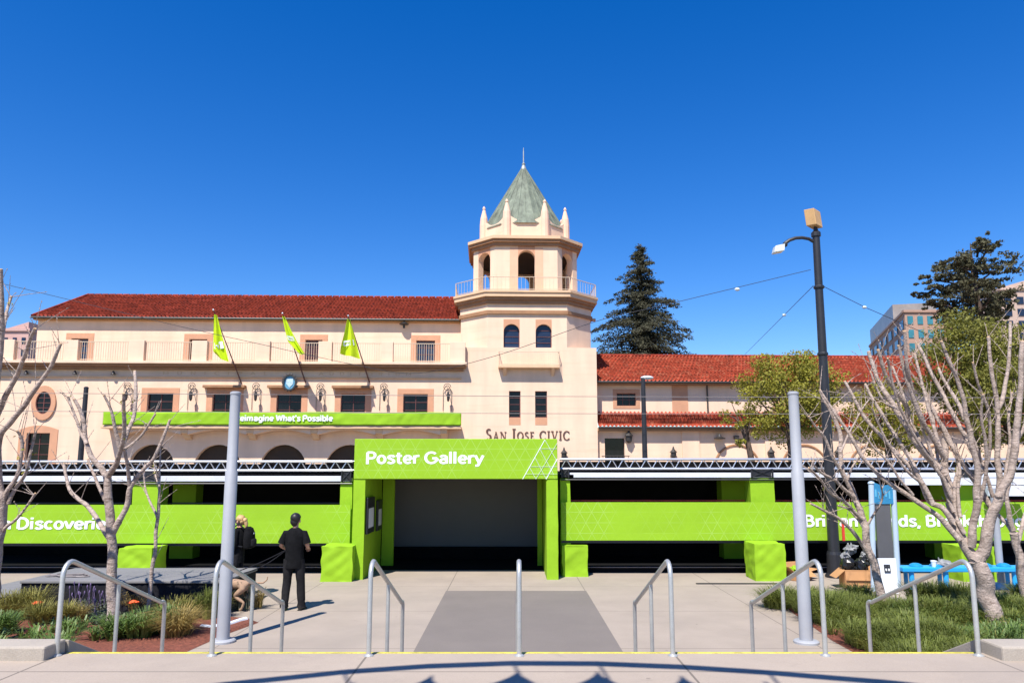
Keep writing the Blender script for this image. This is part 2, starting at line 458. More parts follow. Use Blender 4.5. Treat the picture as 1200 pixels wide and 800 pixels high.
GLY = {
 "o": (.58, _E), "P": (.60, [[(.095, .02), (.095, .905)], _Pb]), "R": (.62, [[(.095, .02), (.095, .905)], _Pb, [(.30, .455), (.49, .02)]]),
 "s": (.50, [_sm([(.43, .54), (.35, .63), (.24, .645), (.13, .59), (.12, .48), (.25, .39), (.38, .31), (.40, .18), (.28, .10), (.17, .10), (.07, .18)])]),
 "t": (.40, [_sm([(.17, .88), (.17, .5), (.17, .22), (.22, .11), (.36, .10)]), [(.02, .64), (.36, .64)]]),
 "e": (.57, [[(.11, .37), (.47, .37)], _arc(.29, .37, .20, .275, 0, 318, 20)]),
 "r": (.38, [_xs, _sm([(.095, .42), (.15, .58), (.25, .63), (.37, .635)])]),
 "G": (.84, [_arc(.42, .5, .325, .405, 45, 352, 24), [(.75, .46), (.47, .46)], [(.745, .46), (.745, .26)]]),
 "a": (.56, [_sm([(.09, .54), (.17, .63), (.28, .645), (.41, .58), (.43, .42), (.43, .06)]), _arc(.265, .245, .175, .15, 0, 360, 18)]),
 "l": (.25, [_asc]), "i": (.25, [_xs, [(.095, .82), (.095, .96)]]),
 "y": (.54, [[(.05, .68), (.27, .10)], _sm([(.49, .68), (.27, .10), (.20, -.07), (.05, -.10)])]),
 "h": (.57, [_asc, _arch]), "n": (.57, [_xs, _arch]),
 "m": (.90, [_xs, _sm([(.095, .40), (.15, .57), (.26, .64), (.38, .58), (.41, .42), (.41, .06)]), _sm([(.41, .40), (.47, .57), (.58, .64), (.70, .58), (.73, .42), (.73, .06)])]),
 "D": (.72, [_st, [(.095, .905), (.28, .905)] + _arc(.28, .5, .32, .405, 90, -90) + [(.095, .095)]]),
 "c": (.52, [_arc(.29, .37, .20, .275, 48, 312, 18)]), "v": (.52, [[(.04, .68), (.26, .10)], [(.48, .68), (.26, .10)]]),
 "B": (.65, [_st, [(.095, .905), (.30, .905)] + _arc(.30, .715, .17, .19, 90, -90) + [(.095, .525)], [(.30, .525)] + _arc(.32, .31, .20, .215, 90, -90) + [(.095, .095)]]),
 "d": (.60, [_arc(.28, .37, .19, .275, 0, 360, 22), [(.475, .06), (.475, .96)]]), "b": (.60, [_arc(.31, .37, .19, .275, 0, 360, 22), _asc]),
 "p": (.60, [_arc(.31, .37, .19, .275, 0, 360, 22), [(.095, -.2), (.095, .68)]]),
 "g": (.60, [_arc(.28, .37, .19, .275, 0, 360, 22), _sm([(.475, .68), (.475, .2), (.475, -.02), (.40, -.14), (.27, -.16), (.12, -.11)])]),
 ",": (.26, [[(.12, .14), (.06, -.10)]]), "k": (.52, [_asc, [(.44, .66), (.11, .32)], [(.22, .44), (.46, .03)]]),
 "u": (.57, [_sm([(.095, .68), (.095, .30), (.14, .15), (.26, .10), (.38, .16), (.44, .32)]), [(.44, .68), (.44, .06)]]),
 "M": (.84, [_st, [(.71, .02), (.71, .905)], [(.095, .905), (.40, .22), (.71, .905)]]), "W": (.90, [[(.05, .96), (.25, .08)], [(.25, .08), (.44, .90)], [(.44, .90), (.63, .08)], [(.63, .08), (.83, .96)]]),
 "'": (.20, [[(.08, .96), (.08, .70)]]), " ": (.25, []),
 "U": (.72, [_sm([(.095, .905), (.095, .4), (.15, .18), (.33, .095), (.51, .18), (.57, .4), (.57, .905)])]), "N": (.74, [_st, [(.6, .095), (.6, .905)], [(.095, .905), (.6, .095)]]),
 "I": (.25, [_st]), "C": (.76, [_arc(.42, .5, .325, .405, 45, 315, 20)]), "A": (.74, [[(.05, .05), (.36, .92)], [(.68, .05), (.36, .92)], [(.17, .33), (.55, .33)]]), "L": (.52, [_st, [(.095, .095), (.46, .095)]]),
 "T": (.62, [[(.30, .05), (.30, .905)], [(.04, .905), (.57, .905)]]), "O": (.86, [_arc(.42, .5, .325, .405, 0, 360, 26)]),
}
def text(name, body, x0, x1, z0, cap, y, m, parent, stroke=.185, track=0.0):
    """flat sans lettering facing the camera side, one mesh per word: baseline z0, capital height cap, from x0 to x1"""
    tot = sum(GLY[c][0] + track for c in body) - .06
    k = (x1 - x0) / tot; X = 0.0; mb = MB()
    for c in body + " ":
        if c == " " and mb.v:
            mb.build(name, m, parent); mb = MB()
        if c in GLY:
            for st in GLY[c][1]:
                n0 = len(mb.v)
                closed = abs(st[0][0] - st[-1][0]) + abs(st[0][1] - st[-1][1]) < 1e-6
                mb.tube([(X + px, 0, pz) for px, pz in st], stroke / 2, 8, cap=not closed)
                for i in range(n0, len(mb.v)):
                    a, b_, c_ = mb.v[i]; mb.v[i] = (x0 + a * k, y + b_ * .05 * cap, z0 + c_ * cap)
            X += GLY[c][0] + track
def skinned(name, J, E, m, parent, sub=2, root=None):
    """one continuous surface grown round a jointed skeleton"""
    names = list(J)
    me = bpy.data.meshes.new("skeleton")
    org = ORG[parent.name] if parent is not None else Vector((0, 0, 0))
    me.from_pydata([Vector(J[k][:3]) for k in names], [(names.index(a), names.index(b)) for a, b in E], [])
    o = bpy.data.objects.new("skeleton", me); COL.objects.link(o)
    md = o.modifiers.new("s", 'SKIN'); md.use_smooth_shade = True; md.branch_smoothing = 0.4
    if not me.skin_vertices:
        me.skin_vertices.new() if hasattr(me.skin_vertices, "new") else None
    sv = me.skin_vertices[0].data
    for i, k in enumerate(names):
        r = J[k][3]
        sv[i].radius = r if isinstance(r, tuple) else (r, r)
        sv[i].use_root = (k == (root or names[0]))
    sb = o.modifiers.new("d", 'SUBSURF'); sb.levels = sub; sb.render_levels = sub
    return bake(o, name, m, parent)
def clone(root, loc, rot=None, **kw):
    def cp_(o, par):
        c = o.copy(); COL.objects.link(c)
        if par is not None: c.parent = par
        for ch in [x for x in o.children]: cp_(ch, c)
        return c
    r = cp_(root, None)
    r.location = loc
    if rot is not None: r.rotation_euler = (0, 0, rot)
    return props(r, **kw)
def wall_holes(mb, x0, x1, z0, z1, y, holes, rev, arch=()):
    """vertical wall in the plane y with rectangular openings (and arched heads), each with reveals rev deep"""
    xs = sorted({x0, x1, *[h[0] for h in holes], *[h[1] for h in holes]})
    zs = sorted({z0, z1, *[h[2] for h in holes], *[h[3] for h in holes]})
    for i in range(len(xs) - 1):
        for j in range(len(zs) - 1):
            cx, cz = (xs[i] + xs[i + 1]) / 2, (zs[j] + zs[j + 1]) / 2
            if any(h[0] < cx < h[1] and h[2] < cz < h[3] for h in holes): continue
            mb.quad((xs[i], y, zs[j]), (xs[i + 1], y, zs[j]), (xs[i + 1], y, zs[j + 1]), (xs[i], y, zs[j + 1]))
    for k, (a, b, c, d) in enumerate(holes):
        Y = y + rev
        top = d
        if k in arch:
            r = (b - a) / 2; rz = min(r, d - c); xc = (a + b) / 2; zc = d - rz; n = 14
            pr = [(xc - r * math.cos(PI * i / n), zc + rz * math.sin(PI * i / n)) for i in range(n + 1)]
            for (xa, za), (xb, zb) in zip(pr, pr[1:]):
                mb.quad((xa, y, za), (xb, y, zb), (xb, y, d), (xa, y, d))
                mb.quad((xa, y, za), (xb, y, zb), (xb, Y, zb), (xa, Y, za))
            top = zc
        else:
            mb.quad((a, y, d), (b, y, d), (b, Y, d), (a, Y, d))
        mb.quad((a, y, c), (b, y, c), (b, Y, c), (a, Y, c))
        mb.quad((a, y, c), (a, y, top), (a, Y, top), (a, Y, c))
        mb.quad((b, y, c), (b, y, top), (b, Y, top), (b, Y, c))
# ------------------------------------------------------------------ the ground, the plaza, the upper landing and its steps
LZ = 0.84
LE = G(600, 764, LZ).y                     # the landing's edge
struct("ground", MB().quad((-900, -60, -0.30), (900, -60, -0.30), (900, 2500, -0.30), (-900, 2500, -0.30)), earth)
struct("street", MB().quad((-120, 30, -0.15), (120, 30, -0.15), (120, 50, -0.15), (-120, 50, -0.15)), asphalt)
struct("pavement", MB().box(-120, 120, 50, 90, -0.28, 0.0), conc)
struct("plaza", MB().box(-40, 40, LE - 0.5, 30, -0.28, 0.0), conc)
m_ = MB()
for i in range(5):
    m_.box(-4.42, 4.62, LE + i * 0.34, LE + (i + 1) * 0.34, -0.1, LZ - 0.14 * (i + 1))
struct("steps", m_, concl)
struct("landing", MB().box(-30, 30, -14, LE, -0.2, LZ), concl)
struct("yellow_stripe", MB().box(-4.42, 4.62, LE - 0.04, LE + 0.004, LZ - 0.03, LZ + 0.004), yellow)
pa, pb = G(480, 762), G(523, 692)
struct("paving_panel", MB().box(-1.44, 1.62, LE + 1.72, pb.y, 0, 0.004), concd)
# planting beds: low soil mounds
def bed(name, pts, m, h=0.05):
    bm = bmesh.new()
    f = bm.faces.new([bm.verts.new((x, y, 0.003)) for x, y in pts])
    bmesh.ops.triangulate(bm, faces=[f])
    bmesh.ops.subdivide_edges(bm, edges=bm.edges[:], cuts=6, use_grid_fill=True)
    for v in bm.verts:
        if not v.is_boundary: v.co.z = 0.02 + h * (0.5 + 0.5 * noise.noise(v.co * 1.3))
    me = bpy.data.meshes.new(name); bm.to_mesh(me); bm.free(); me.materials.append(m)
    o = bpy.data.objects.new(name, me); COL.objects.link(o); ORG[o.name] = Vector((0, 0, 0))
    return props(o, kind="structure")
LBED = [(-14, LE + 0.4), (-4.75, LE + 0.4), (-4.72, 10.6), (-4.75, 11.3), (-4.62, 12.4), (-4.4, 13.35), (-4.75, 13.75), (-5.4, 13.95), (-14, 13.95)]
RBED = [(4.95, LE + 0.4), (14, LE + 0.4), (14, 14.7), (7.2, 14.6), (6.1, 15.6), (5.4, 15.6), (5.2, 14.2), (4.98, 12.0)]
bed("left_planting_bed", LBED, mulch)
bed("right_planting_bed", RBED, mulch)
t = thing("planter_wall", "low concrete kerb wall with sloping end at the steps, on the side of the black stage", "planter wall", (-4.6, LE, 0))
MB().box(-16, -4.46, LE - 0.33, LE + 0.02, 0, LZ + 0.13).build("kerb_block", concw, t, bevel=0.02)
MB().prism([(-4.62, LE + 0.03, 0), (-4.62, LE + 0.03, LZ + 0.12), (-4.62, LE + 1.75, 0.22), (-4.62, LE + 1.75, 0)], (0.18, 0, 0)).build("sloping_cheek", concw, t, bevel=0.012)
t = thing("planter_wall", "low concrete kerb wall with sloping end at the steps, on the side of the blue bench", "planter wall", (4.8, LE, 0))
MB().box(4.68, 16, LE - 0.33, LE + 0.02, 0, LZ + 0.13).build("kerb_block", concw, t, bevel=0.02)
MB().prism([(4.64, LE + 0.03, 0), (4.64, LE + 0.03, LZ + 0.12), (4.64, LE + 1.75, 0.22), (4.64, LE + 1.75, 0)], (0.18, 0, 0)).build("sloping_cheek", concw, t, bevel=0.012)

# ------------------------------------------------------------------ the civic hall
hall = thing("civic_hall", "cream stucco civic hall with red tiled roofs and an octagonal bell tower", "building", (0, BY, 0), BT, local=True)

def surround(mb, a, b, c, d, y, w, wt=None, p=0.03, sill=True):
    wt = w if wt is None else wt
    mb.box(a - w, a, y - p, y + 0.02, c, d); mb.box(b, b + w, y - p, y + 0.02, c, d)
    mb.box(a - w, b + w, y - p, y + 0.02, d, d + wt)
    if sill: mb.box(a - w, b + w, y - p, y + 0.02, c - w * 0.7, c)
def sash(mb, a, b, c, d, y, nx, nz, t=0.06):
    mb.box(a, a + t, y, y + 0.06, c, d); mb.box(b - t, b, y, y + 0.06, c, d)
    mb.box(a + t, b - t, y, y + 0.06, c, c + t); mb.box(a + t, b - t, y, y + 0.06, d - t, d)
    for i in range(1, nx):
        x = a + (b - a) * i / nx
        mb.box(x - t * 0.4, x + t * 0.4, y + 0.005, y + 0.05, c + t, d - t)
    for j in range(1, nz):
        z = c + (d - c) * j / nz
        mb.box(a + t, b - t, y + 0.008, y + 0.048, z - t * 0.35, z + t * 0.35)
def window(a, b, c, d, y, w=0.4, wt=None, nx=2, nz=3, rev=0.28, sill=True, name="window", fr=wood, tr=trim, gl=None):
    mb = MB(); sash(mb, a, b, c, d, y + rev - 0.08, nx, nz)
    o = mb.build(name, fr, hall)
    MB().box(a, b, y + rev - 0.035, y + rev + 0.05, c, d).build("pane", gl or glass, o)
    if w:
        mb = MB(); surround(mb, a, b, c, d, y, w, wt, sill=sill)
        mb.build("surround", tr, o, bevel=0.012)
    return o

def tile_roof(name, x0, x1, ye, ze, yr, zr, hipL=None, hipR=None, tl=None, tw=0.30, course=0.42):
    s = Vector((0, yr - ye, zr - ze)); Ls = s.length; s.normalize()
    nrm = Vector((0, -s.z, s.y))
    nc = max(1, int(Ls / course)); course = Ls / nc
    nx = int((x1 - x0) / tw); per = 6
    mb = MB(); vs = []; fs = []
    W = nx * per + 1
    row = 0
    for c in range(nc):
        jit = random.uniform(-0.02, 0.02)
        for e in (0, 1):
            for i in range(W):
                ph = 2 * PI * (i / per)
                h = 0.08 * max(-0.4, math.cos(ph)) + (0.035 if e == 0 else 0.0)
                x = x0 + (x1 - x0) * i / (W - 1)
                k = int(i / per)
                wob = 0.02 * math.sin(k * 12.9898 + c * 78.233)
                q = Vector((x, ye, ze)) + s * (course * (c + e) + (wob if e == 0 else 0) + (0.03 if e else 0)) + nrm * (h + jit * 0.3)
                vs.append(q)
        for i in range(W - 1):
            a = row * W
            fs.append((a + i, a + i + 1, a + W + i + 1, a + W + i))
            if c < nc - 1: fs.append((a + W + i, a + W + i + 1, a + 2 * W + i + 1, a + 2 * W + i))
        row += 2
    me_bm = bmesh.new()
    bv = [me_bm.verts.new(v) for v in vs]
    for f in fs: me_bm.faces.new([bv[i] for i in f])
    for hip, sg in ((hipL, -1), (hipR, 1)):
        if hip:
            (xa, ya), (xb, yb) = hip
            d = Vector((xb - xa, yb - ya, 0)).normalized()
            n = Vector((d.y, -d.x, 0)) * sg
            g = me_bm.verts[:] + me_bm.edges[:] + me_bm.faces[:]
            if n.x * sg < 0: n = -n
            bmesh.ops.bisect_plane(me_bm, geom=g, plane_co=(xa, ya, 0), plane_no=n, clear_outer=True)
    me = bpy.data.meshes.new(name); me_bm.to_mesh(me); me_bm.free()
    me.materials.append(tl or tile)
    me.polygons.foreach_set("use_smooth", [True] * len(me.polygons))
    o = bpy.data.objects.new(name, me); COL.objects.link(o); o.parent = hall; ORG[o.name] = ORG[hall.name]
    return o

# --- long wing to the left of the tower
YU = 3.0                                    # the upper storey stands back behind a terrace
tx0, tx1 = bX(541), bX(699.5)
zc = bZ(424, -0.5)                          # terrace level / cornice top
W1 = [(174, 204), (250, 279), (325, 354), (400, 428.5), (473, 501.5)]
wz0, wz1 = bZ(490), bZ(462)
holes = [(bX(a), bX(b), wz0, wz1) for a, b in W1]
ox0, ox1, oz0, oz1 = bX(45), bX(62.5), bZ(486), bZ(461)
holes.append((bX(37), bX(64), bZ(545), bZ(508)))
arc = [(157, 210), (232, 287), (309, 362), (384, 440)]
na = len(holes)
holes += [(bX(a), bX(b), 0.0, bZ(521)) for a, b in arc]
holes.append((bX(455), bX(512), 0.0, bZ(521)))
mb = MB()
xl = bX(-75)
wall_holes(mb, xl, tx0, 0, zc, 0.0, holes, 0.5, arch=range(na, len(holes)))
mb.box(xl, tx0, 0.55, 0.6, 0.0, zc)         # back of the reveals
mb.build("wall", stucco, hall)
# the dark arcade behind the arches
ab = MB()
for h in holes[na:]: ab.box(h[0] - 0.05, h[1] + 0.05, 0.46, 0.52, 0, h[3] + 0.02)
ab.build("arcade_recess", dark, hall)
for k, (a, b) in enumerate(W1):
    x0, x1 = bX(a), bX(b)
    o = window(x0, x1, wz0, wz1, 0.0, 0.44, 0.4, 2, 3)
    if k in (1, 2, 3):
        z = bZ(454, -0.25)
        MB().box(x0 - 0.62, x1 + 0.62, -0.45, 0.0, z - 0.10, z + 0.10).build("window_hood", brown, o, bevel=0.02)
# ground window with a shallow arched head, and the oval window
gx0, gx1, gz0, gz1 = bX(37), bX(64), bZ(545), bZ(508)
o = window(gx0, gx1, gz0, gz1, 0.0, 0.0, None, 2, 3)
mb = MB()
mb.box(gx0 - 0.55, gx0, -0.04, 0.02, gz0, gz1); mb.box(gx1, gx1 + 0.55, -0.04, 0.02, gz0, gz1)
n = 12; pts = [(gx0 - 0.55, -0.04, gz1)] + [(gx0 - 0.55 + (gx1 - gx0 + 1.1) * i / n, -0.04, gz1 + 0.25 + 0.3 * math.sin(PI * i / n)) for i in range(n + 1)] + [(gx1 + 0.55, -0.04, gz1)]
mb.prism(pts, (0, 0.06, 0))
mb.build("surround", trim, o)
def ring(mb, xc, zc_, ra, rb, ia, ib, y0, y1, n=28):
    for i in range(n):
        p, q = 2 * PI * i / n, 2 * PI * (i + 1) / n
        o0 = (xc + ra * math.cos(p), zc_ + rb * math.sin(p)); o1 = (xc + ra * math.cos(q), zc_ + rb * math.sin(q))
        i0 = (xc + ia * math.cos(p), zc_ + ib * math.sin(p)); i1 = (xc + ia * math.cos(q), zc_ + ib * math.sin(q))
        mb.quad((i0[0], y0, i0[1]), (i1[0], y0, i1[1]), (o1[0], y0, o1[1]), (o0[0], y0, o0[1]))
        mb.quad((o0[0], y0, o0[1]), (o1[0], y0, o1[1]), (o1[0], y1, o1[1]), (o0[0], y1, o0[1]))
        mb.quad((i0[0], y0, i0[1]), (i0[0], y1, i0[1]), (i1[0], y1, i1[1]), (i1[0], y0, i1[1]))
xc, zo = (ox0 + ox1) / 2, (oz0 + oz1) / 2
ra, rb = (ox1 - ox0) / 2, (oz1 - oz0) / 2
mb = MB(); ring(mb, xc, zo, ra * 1.03, rb * 1.03, ra * 0.93, rb * 0.95, -0.09, -0.0)
mb.box(xc - 0.03, xc + 0.03, -0.045, -0.02, zo - rb * 0.95, zo + rb * 0.95)
for dz in (-0.36, 0.0, 0.36): mb.box(xc - ra * 0.85, xc + ra * 0.85, -0.043, -0.022, zo + dz - 0.025, zo + dz + 0.025)
o = mb.build("oval_window", wood, hall)
mb = MB(); mb.prism([(xc + ra * 0.97 * math.cos(2 * PI * i / 28), -0.02, zo + rb * 0.97 * math.sin(2 * PI * i / 28)) for i in range(28)], (0, 0.015, 0))
mb.build("pane", glass, o)
mb = MB(); ring(mb, xc, zo, ra * 1.62, rb * 1.58, ra * 1.03, rb * 1.03, -0.12, 0.0); mb.build("surround", trim, o)

# cornice, frieze and its faint lettering
xe = bX(547, -0.6)
mb = MB()
mb.box(xl, xe, -0.75, 0.0, bZ(427.5, -0.75), bZ(424.5, -0.75))
mb.build("terrace_edge", stucco, hall, bevel=0.02)
mb = MB()
z1, z2, z3 = bZ(427.5, -0.75), bZ(431, -0.5), bZ(434.5, -0.28)
mb.box(xl, xe - 0.08, -0.58, 0.0, z2, z1 - 0.004)
mb.box(xl, xe - 0.25, -0.36, 0.0, z3, z2 - 0.004)
mb.build("cornice", brown, hall, bevel=0.03)
MB().box(xl, tx0 - 0.02, -0.16, 0.0, bZ(444, -0.1), bZ(441.8, -0.1)).build("string_course", sand, hall, bevel=0.02)
zf0 = bZ(440.8)
text("frieze_lettering", "MUNICIPAL", bX(190), bX(322), zf0, 0.27, -0.012, sand, hall, .14, 1.1)
text("frieze_lettering", "AUDITORIUM", bX(373), bX(488), zf0, 0.27, -0.012, sand, hall, .14, .8)
for u in (30, 87, 132):
    x = bX(u, -0.2)
    MB().lathe((x, -0.25, bZ(441)), [(0.16, 0.0), (0.13, 0.1), (0.05, 0.26)], 10).build("spot_lamp", iron, hall, smooth=True)

# terrace parapet: cream piers and railings
zt0, zt1 = zc, bZ(402, -0.3)
piers = [(-2, 14), (73, 89), (149, 167), (223, 241), (299, 315), (372, 388), (446, 460), (527, 545)]
for a, b in piers:
    MB().box(bX(a, -0.3), bX(b, -0.3), -0.45, 0.0, zt0 - 0.05, zt1 + 0.03).build("parapet_pier", stucco, hall, bevel=0.02)
for (a0, b0), (a1, b1) in zip(piers, piers[1:]):
    xa, xb = bX(b0, -0.3) + 0.01, bX(a1, -0.3) - 0.01
    mb = MB()
    zr = zt1 - 0.04
    mb.box(xa, xb, -0.26, -0.20, zr - 0.05, zr); mb.box(xa, xb, -0.25, -0.21, zt0 + 0.06, zt0 + 0.10)
    k = int((xb - xa) / 0.17)
    for i in range(k + 1):
        x = xa + (xb - xa) * i / k
        mb.box(x - 0.014, x + 0.014, -0.245, -0.215, zt0, zr - 0.05)
    mb.build("railing", railm, hall)
xa = bX(-70); mb = MB(); mb.box(xa, bX(-2, -0.3), -0.45, 0.0, zt0, zt1); mb.build("parapet_pier", stucco, hall)
struct_t = MB().box(xl, tx0, 0.0, YU, zc - 0.4, zc - 0.02).build("terrace_floor", concw, hall)

# upper storey
ux0, ux1 = bX(38, YU), tx0 + 0.5
uz1 = bZ(375.5, YU)
curtain = mat("red_curtain_glass", (0.06, 0.018, 0.02), 0.25, 0.5, 5, spec=0.4)
UW = [(79.5, 99.5), (219, 240), (356, 376), (487, 509)]
holes = [(bX(a, YU), bX(b, YU), zc, bZ(399.5, YU)) for a, b in UW]
mb = MB(); wall_holes(mb, ux0, ux1, zc - 0.3, uz1, YU, holes, 0.3)
mb.quad((ux0, YU, zc - 0.3), (ux0, YU + 12, zc - 0.3), (ux0, YU + 12, uz1), (ux0, YU, uz1))
mb.build("upper_wall", stucco, hall)
for k, h in enumerate(holes):
    window(h[0], h[1], zc, h[3], YU, 0.42, 0.42, 2, 4, sill=False, gl=bglass if k in (0, 3) else curtain)
MB().lathe((bX(472, YU - 0.4), YU - 0.35, bZ(381, YU)), [(0.05, 0.2), (0.1, 0.12), (0.38, -0.02), (0.36, -0.06), (0.1, -0.1), (0.08, -0.35)], 12).build("eaves_lamp", iron, hall, smooth=True)
YE = YU - 0.42; ze = bZ(374.5, YE); yr = YU + 6.0
zr = bZ(350, yr)
ex0 = bX(30, YE)
tile_roof("tiled_roof", ex0, tx0 + 1.2, YE, ze, yr, zr, hipL=((ex0, YE), (bX(95, yr), yr)))
# the end and back slopes and the boards beneath
mb = MB()
zb = ze - 0.02
mb.add([(ex0, YE, zb), (ex0, yr * 2 - YE, zb), (bX(95, yr), yr, zr - 0.03)], [(0, 1, 2)])
mb.add([(ex0, yr * 2 - YE, zb), (bX(95, yr), yr, zr - 0.03), (tx0 + 1.2, yr, zr - 0.03), (tx0 + 1.2, yr * 2 - YE, zb)], [(0, 1, 2, 3)])
mb.build("back_slope", tile, hall)
mb = MB(); mb.box(ex0 + 0.08, tx0 + 0.02, YE + 0.04, YU + 0.01, ze - 0.24, ze - 0.09)
mb.build("eaves_board", mat("eaves_ochre", (0.42, 0.20, 0.07), 0.8, 0.12, 3), hall)
mb = MB(); mb.tube([(ex0, YE - 0.05, ze - 0.07), (tx0, YE - 0.05, ze - 0.07)], 0.085, 8); mb.build("gutter", iron, hall)
mb = MB()
k = 56
for i in range(k):
    x0 = bX(95, yr) + (tx0 + 1.0 - bX(95, yr)) * i / k
    mb.tube([(x0, yr, zr + 0.04), (x0 + 0.5, yr, zr + 0.06)], [0.12, 0.11], 8)
p0, p1 = Vector((ex0, YE, ze)), Vector((bX(95, yr), yr, zr))
for i in range(24):
    mb.tube([p0.lerp(p1, i / 24) + Vector((0, 0, 0.07)), p0.lerp(p1, (i + 1) / 24) + Vector((0, 0, 0.09))], [0.11, 0.10], 8)
mb.build("ridge_tiles", tile, hall, smooth=True)

# balcony over the arcade, on brackets with scalloped soffit
bzt = bZ(499, -1.2); bx0, bx1 = bX(122, -1.2), bX(541, -1.2)
bal = MB().box(bx0, bx1, -1.25, 0.0, bzt - 0.22, bzt - 0.02).build("balcony", sand, hall, bevel=0.03)
MB().box(bx0 + 0.05, bx1 - 0.05, -1.18, -1.10, bzt - 0.02, bzt + 0.98).build("balcony_rail", railm, bal)
br = [145, 221, 297, 371, 446, 521]
brx = [bX(u, -0.7) for u in br]
for x in brx:
    mb = MB()
    mb.prism([(x - 0.25, -1.05, bzt - 0.22), (x - 0.25, 0.0, bzt - 0.22), (x - 0.25, 0.0, bzt - 1.0), (x - 0.25, -0.35, bzt - 0.9), (x - 0.25, -0.6, bzt - 0.6), (x - 0.25, -1.0, bzt - 0.55)], (0.5, 0, 0))
    mb.build("bracket", sand, bal, bevel=0.03)
mb = MB()
for xa, xb in zip(brx, brx[1:]):            # shallow arches between the brackets
    n = 12; a, b = xa + 0.25, xb - 0.25
    pts = [(a, -0.98, bzt - 0.225)] + [(a + (b - a) * i / n, -0.98, bzt - 0.62 + 0.34 * math.sin(PI * i / n)) for i in range(n + 1)] + [(b, -0.98, bzt - 0.225)]
    mb.prism(pts, (0, 0.94, 0))
mb.build("soffit_arch", stucco, bal)

# wrought-iron wall lanterns between the windows: a scrolled bracket with a hanging lantern
def wall_lantern(x, z):
    mb = MB()
    for dx in (-0.28, 0.34):
        mb.tube([(x + dx, -0.06, z - 1.1), (x + dx, -0.10, z + 0.35), (x + dx * 0.4, -0.16, z + 0.7)], 0.018, 6)
    mb.tube([(x + 0.30 * math.cos(a) * (1 - a / 14), -0.25, z + 0.62 + 0.30 * math.sin(a) * (1 - a / 14)) for a in [i * 0.5 for i in range(20)]], 0.022, 6)
    mb.tube([(x, -0.05, z + 0.62), (x, -0.5, z + 0.66), (x + 0.12, -0.55, z + 0.25)], 0.022, 6)
    o = mb.build("wall_lantern", iron, hall)
    MB().lathe((x + 0.12, -0.55, z - 0.38), [(0.03, -0.1), (0.1, 0.0), (0.13, 0.38), (0.15, 0.42), (0.04, 0.62)], 6).build("lantern_cage", iron, o)
for u in (151, 226, 301, 376, 450, 524): wall_lantern(bX(u), bZ(464))

# round emblem over the middle window
xs_, zs_ = bX(341.5), bZ(450)
mb = MB(); ring(mb, xs_, zs_, 0.52, 0.62, 0.40, 0.50, -0.62, -0.44)
for i in range(14):
    a = 2 * PI * i / 14; mb.ball((xs_ + 0.52 * math.cos(a), -0.53, zs_ + 0.62 * math.sin(a)), 0.07, n=6)
em = mb.build("emblem", iron, hall)
MB().prism([(xs_ + 0.41 * math.cos(2 * PI * i / 24), -0.5, zs_ + 0.51 * math.sin(2 * PI * i / 24)) for i in range(24)], (0, 0.06, 0)).build("emblem_field", sealb, em)
mb = MB(); mb.prism([(xs_ - 0.25, -0.53, zs_ + 0.28), (xs_ + 0.25, -0.53, zs_ + 0.28), (xs_ + 0.25, -0.53, zs_ - 0.1), (xs_, -0.53, zs_ - 0.38), (xs_ - 0.25, -0.53, zs_ - 0.1)], (0, 0.028, 0))
mb.build("emblem_shield", mat("emblem_pale", (0.42, 0.55, 0.60), 0.6, 0.3, 9), em)

# --- the tower
cxT = bX(618.2); cyT = 5.1
tw = MB()
zs0 = bZ(407)
slx = [(596.5, 610), (627, 641)]
holes = [(bX(a), bX(b), bZ(489), bZ(458)) for a, b in slx]
wall_holes(tw, tx0, tx1, 0, zs0, 0.0, holes, 0.3)
tw.quad((tx0, 0, 0), (tx0, 10.2, 0), (tx0, 10.2, zs0), (tx0, 0, zs0))
tw.quad((tx1, 0, 0), (tx1, 10.2, 0), (tx1, 10.2, zs0), (tx1, 0, zs0))
tw.quad((tx0, 0, zs0), (tx1, 0, zs0), (tx1, 10.2, zs0), (tx0, 10.2, zs0))
tw.quad((tx0, 10.2, 0), (tx1, 10.2, 0), (tx1, 10.2, zs0), (tx0, 10.2, zs0))
a_ = bX(665) - cxT; h_ = cyT - 0.004
def octp(h, a, cy=None):
    cy = cyT if cy is None else cy
    return [(cxT + x, cy + y) for x, y in ((-a, -h), (a, -h), (h, -a), (h, a), (a, h), (-a, h), (-h, a), (-h, -a))]
def octslab(mb, h, a, z0, z1):
    mb.prism([(x, y, z0) for x, y in octp(h, a)], (0, 0, z1 - z0))
zA = bZ(364)
awx = [(590, 609), (628, 647)]
aholes = [(bX(a), bX(b), bZ(415.5), bZ(379.5)) for a, b in awx]
wall_holes(tw, cxT - a_, cxT + a_, zs0, zA, 0.004, aholes, 0.3, arch=(0, 1))
pp = octp(h_, a_)
for i in range(1, 8):
    (xa, ya), (xb, yb) = pp[i], pp[(i + 1) % 8]
    tw.quad((xa, ya, zs0), (xb, yb, zs0), (xb, yb, zA), (xa, ya, zA))
tower = tw.build("tower", stucco, hall)
for h in holes:
    o = window(*h, 0.0, 0.0, None, 1, 4)
    MB().box(h[0], h[1], -0.012, 0.01, h[2] - 0.55, h[2]).build("apron_panel", trim, o)
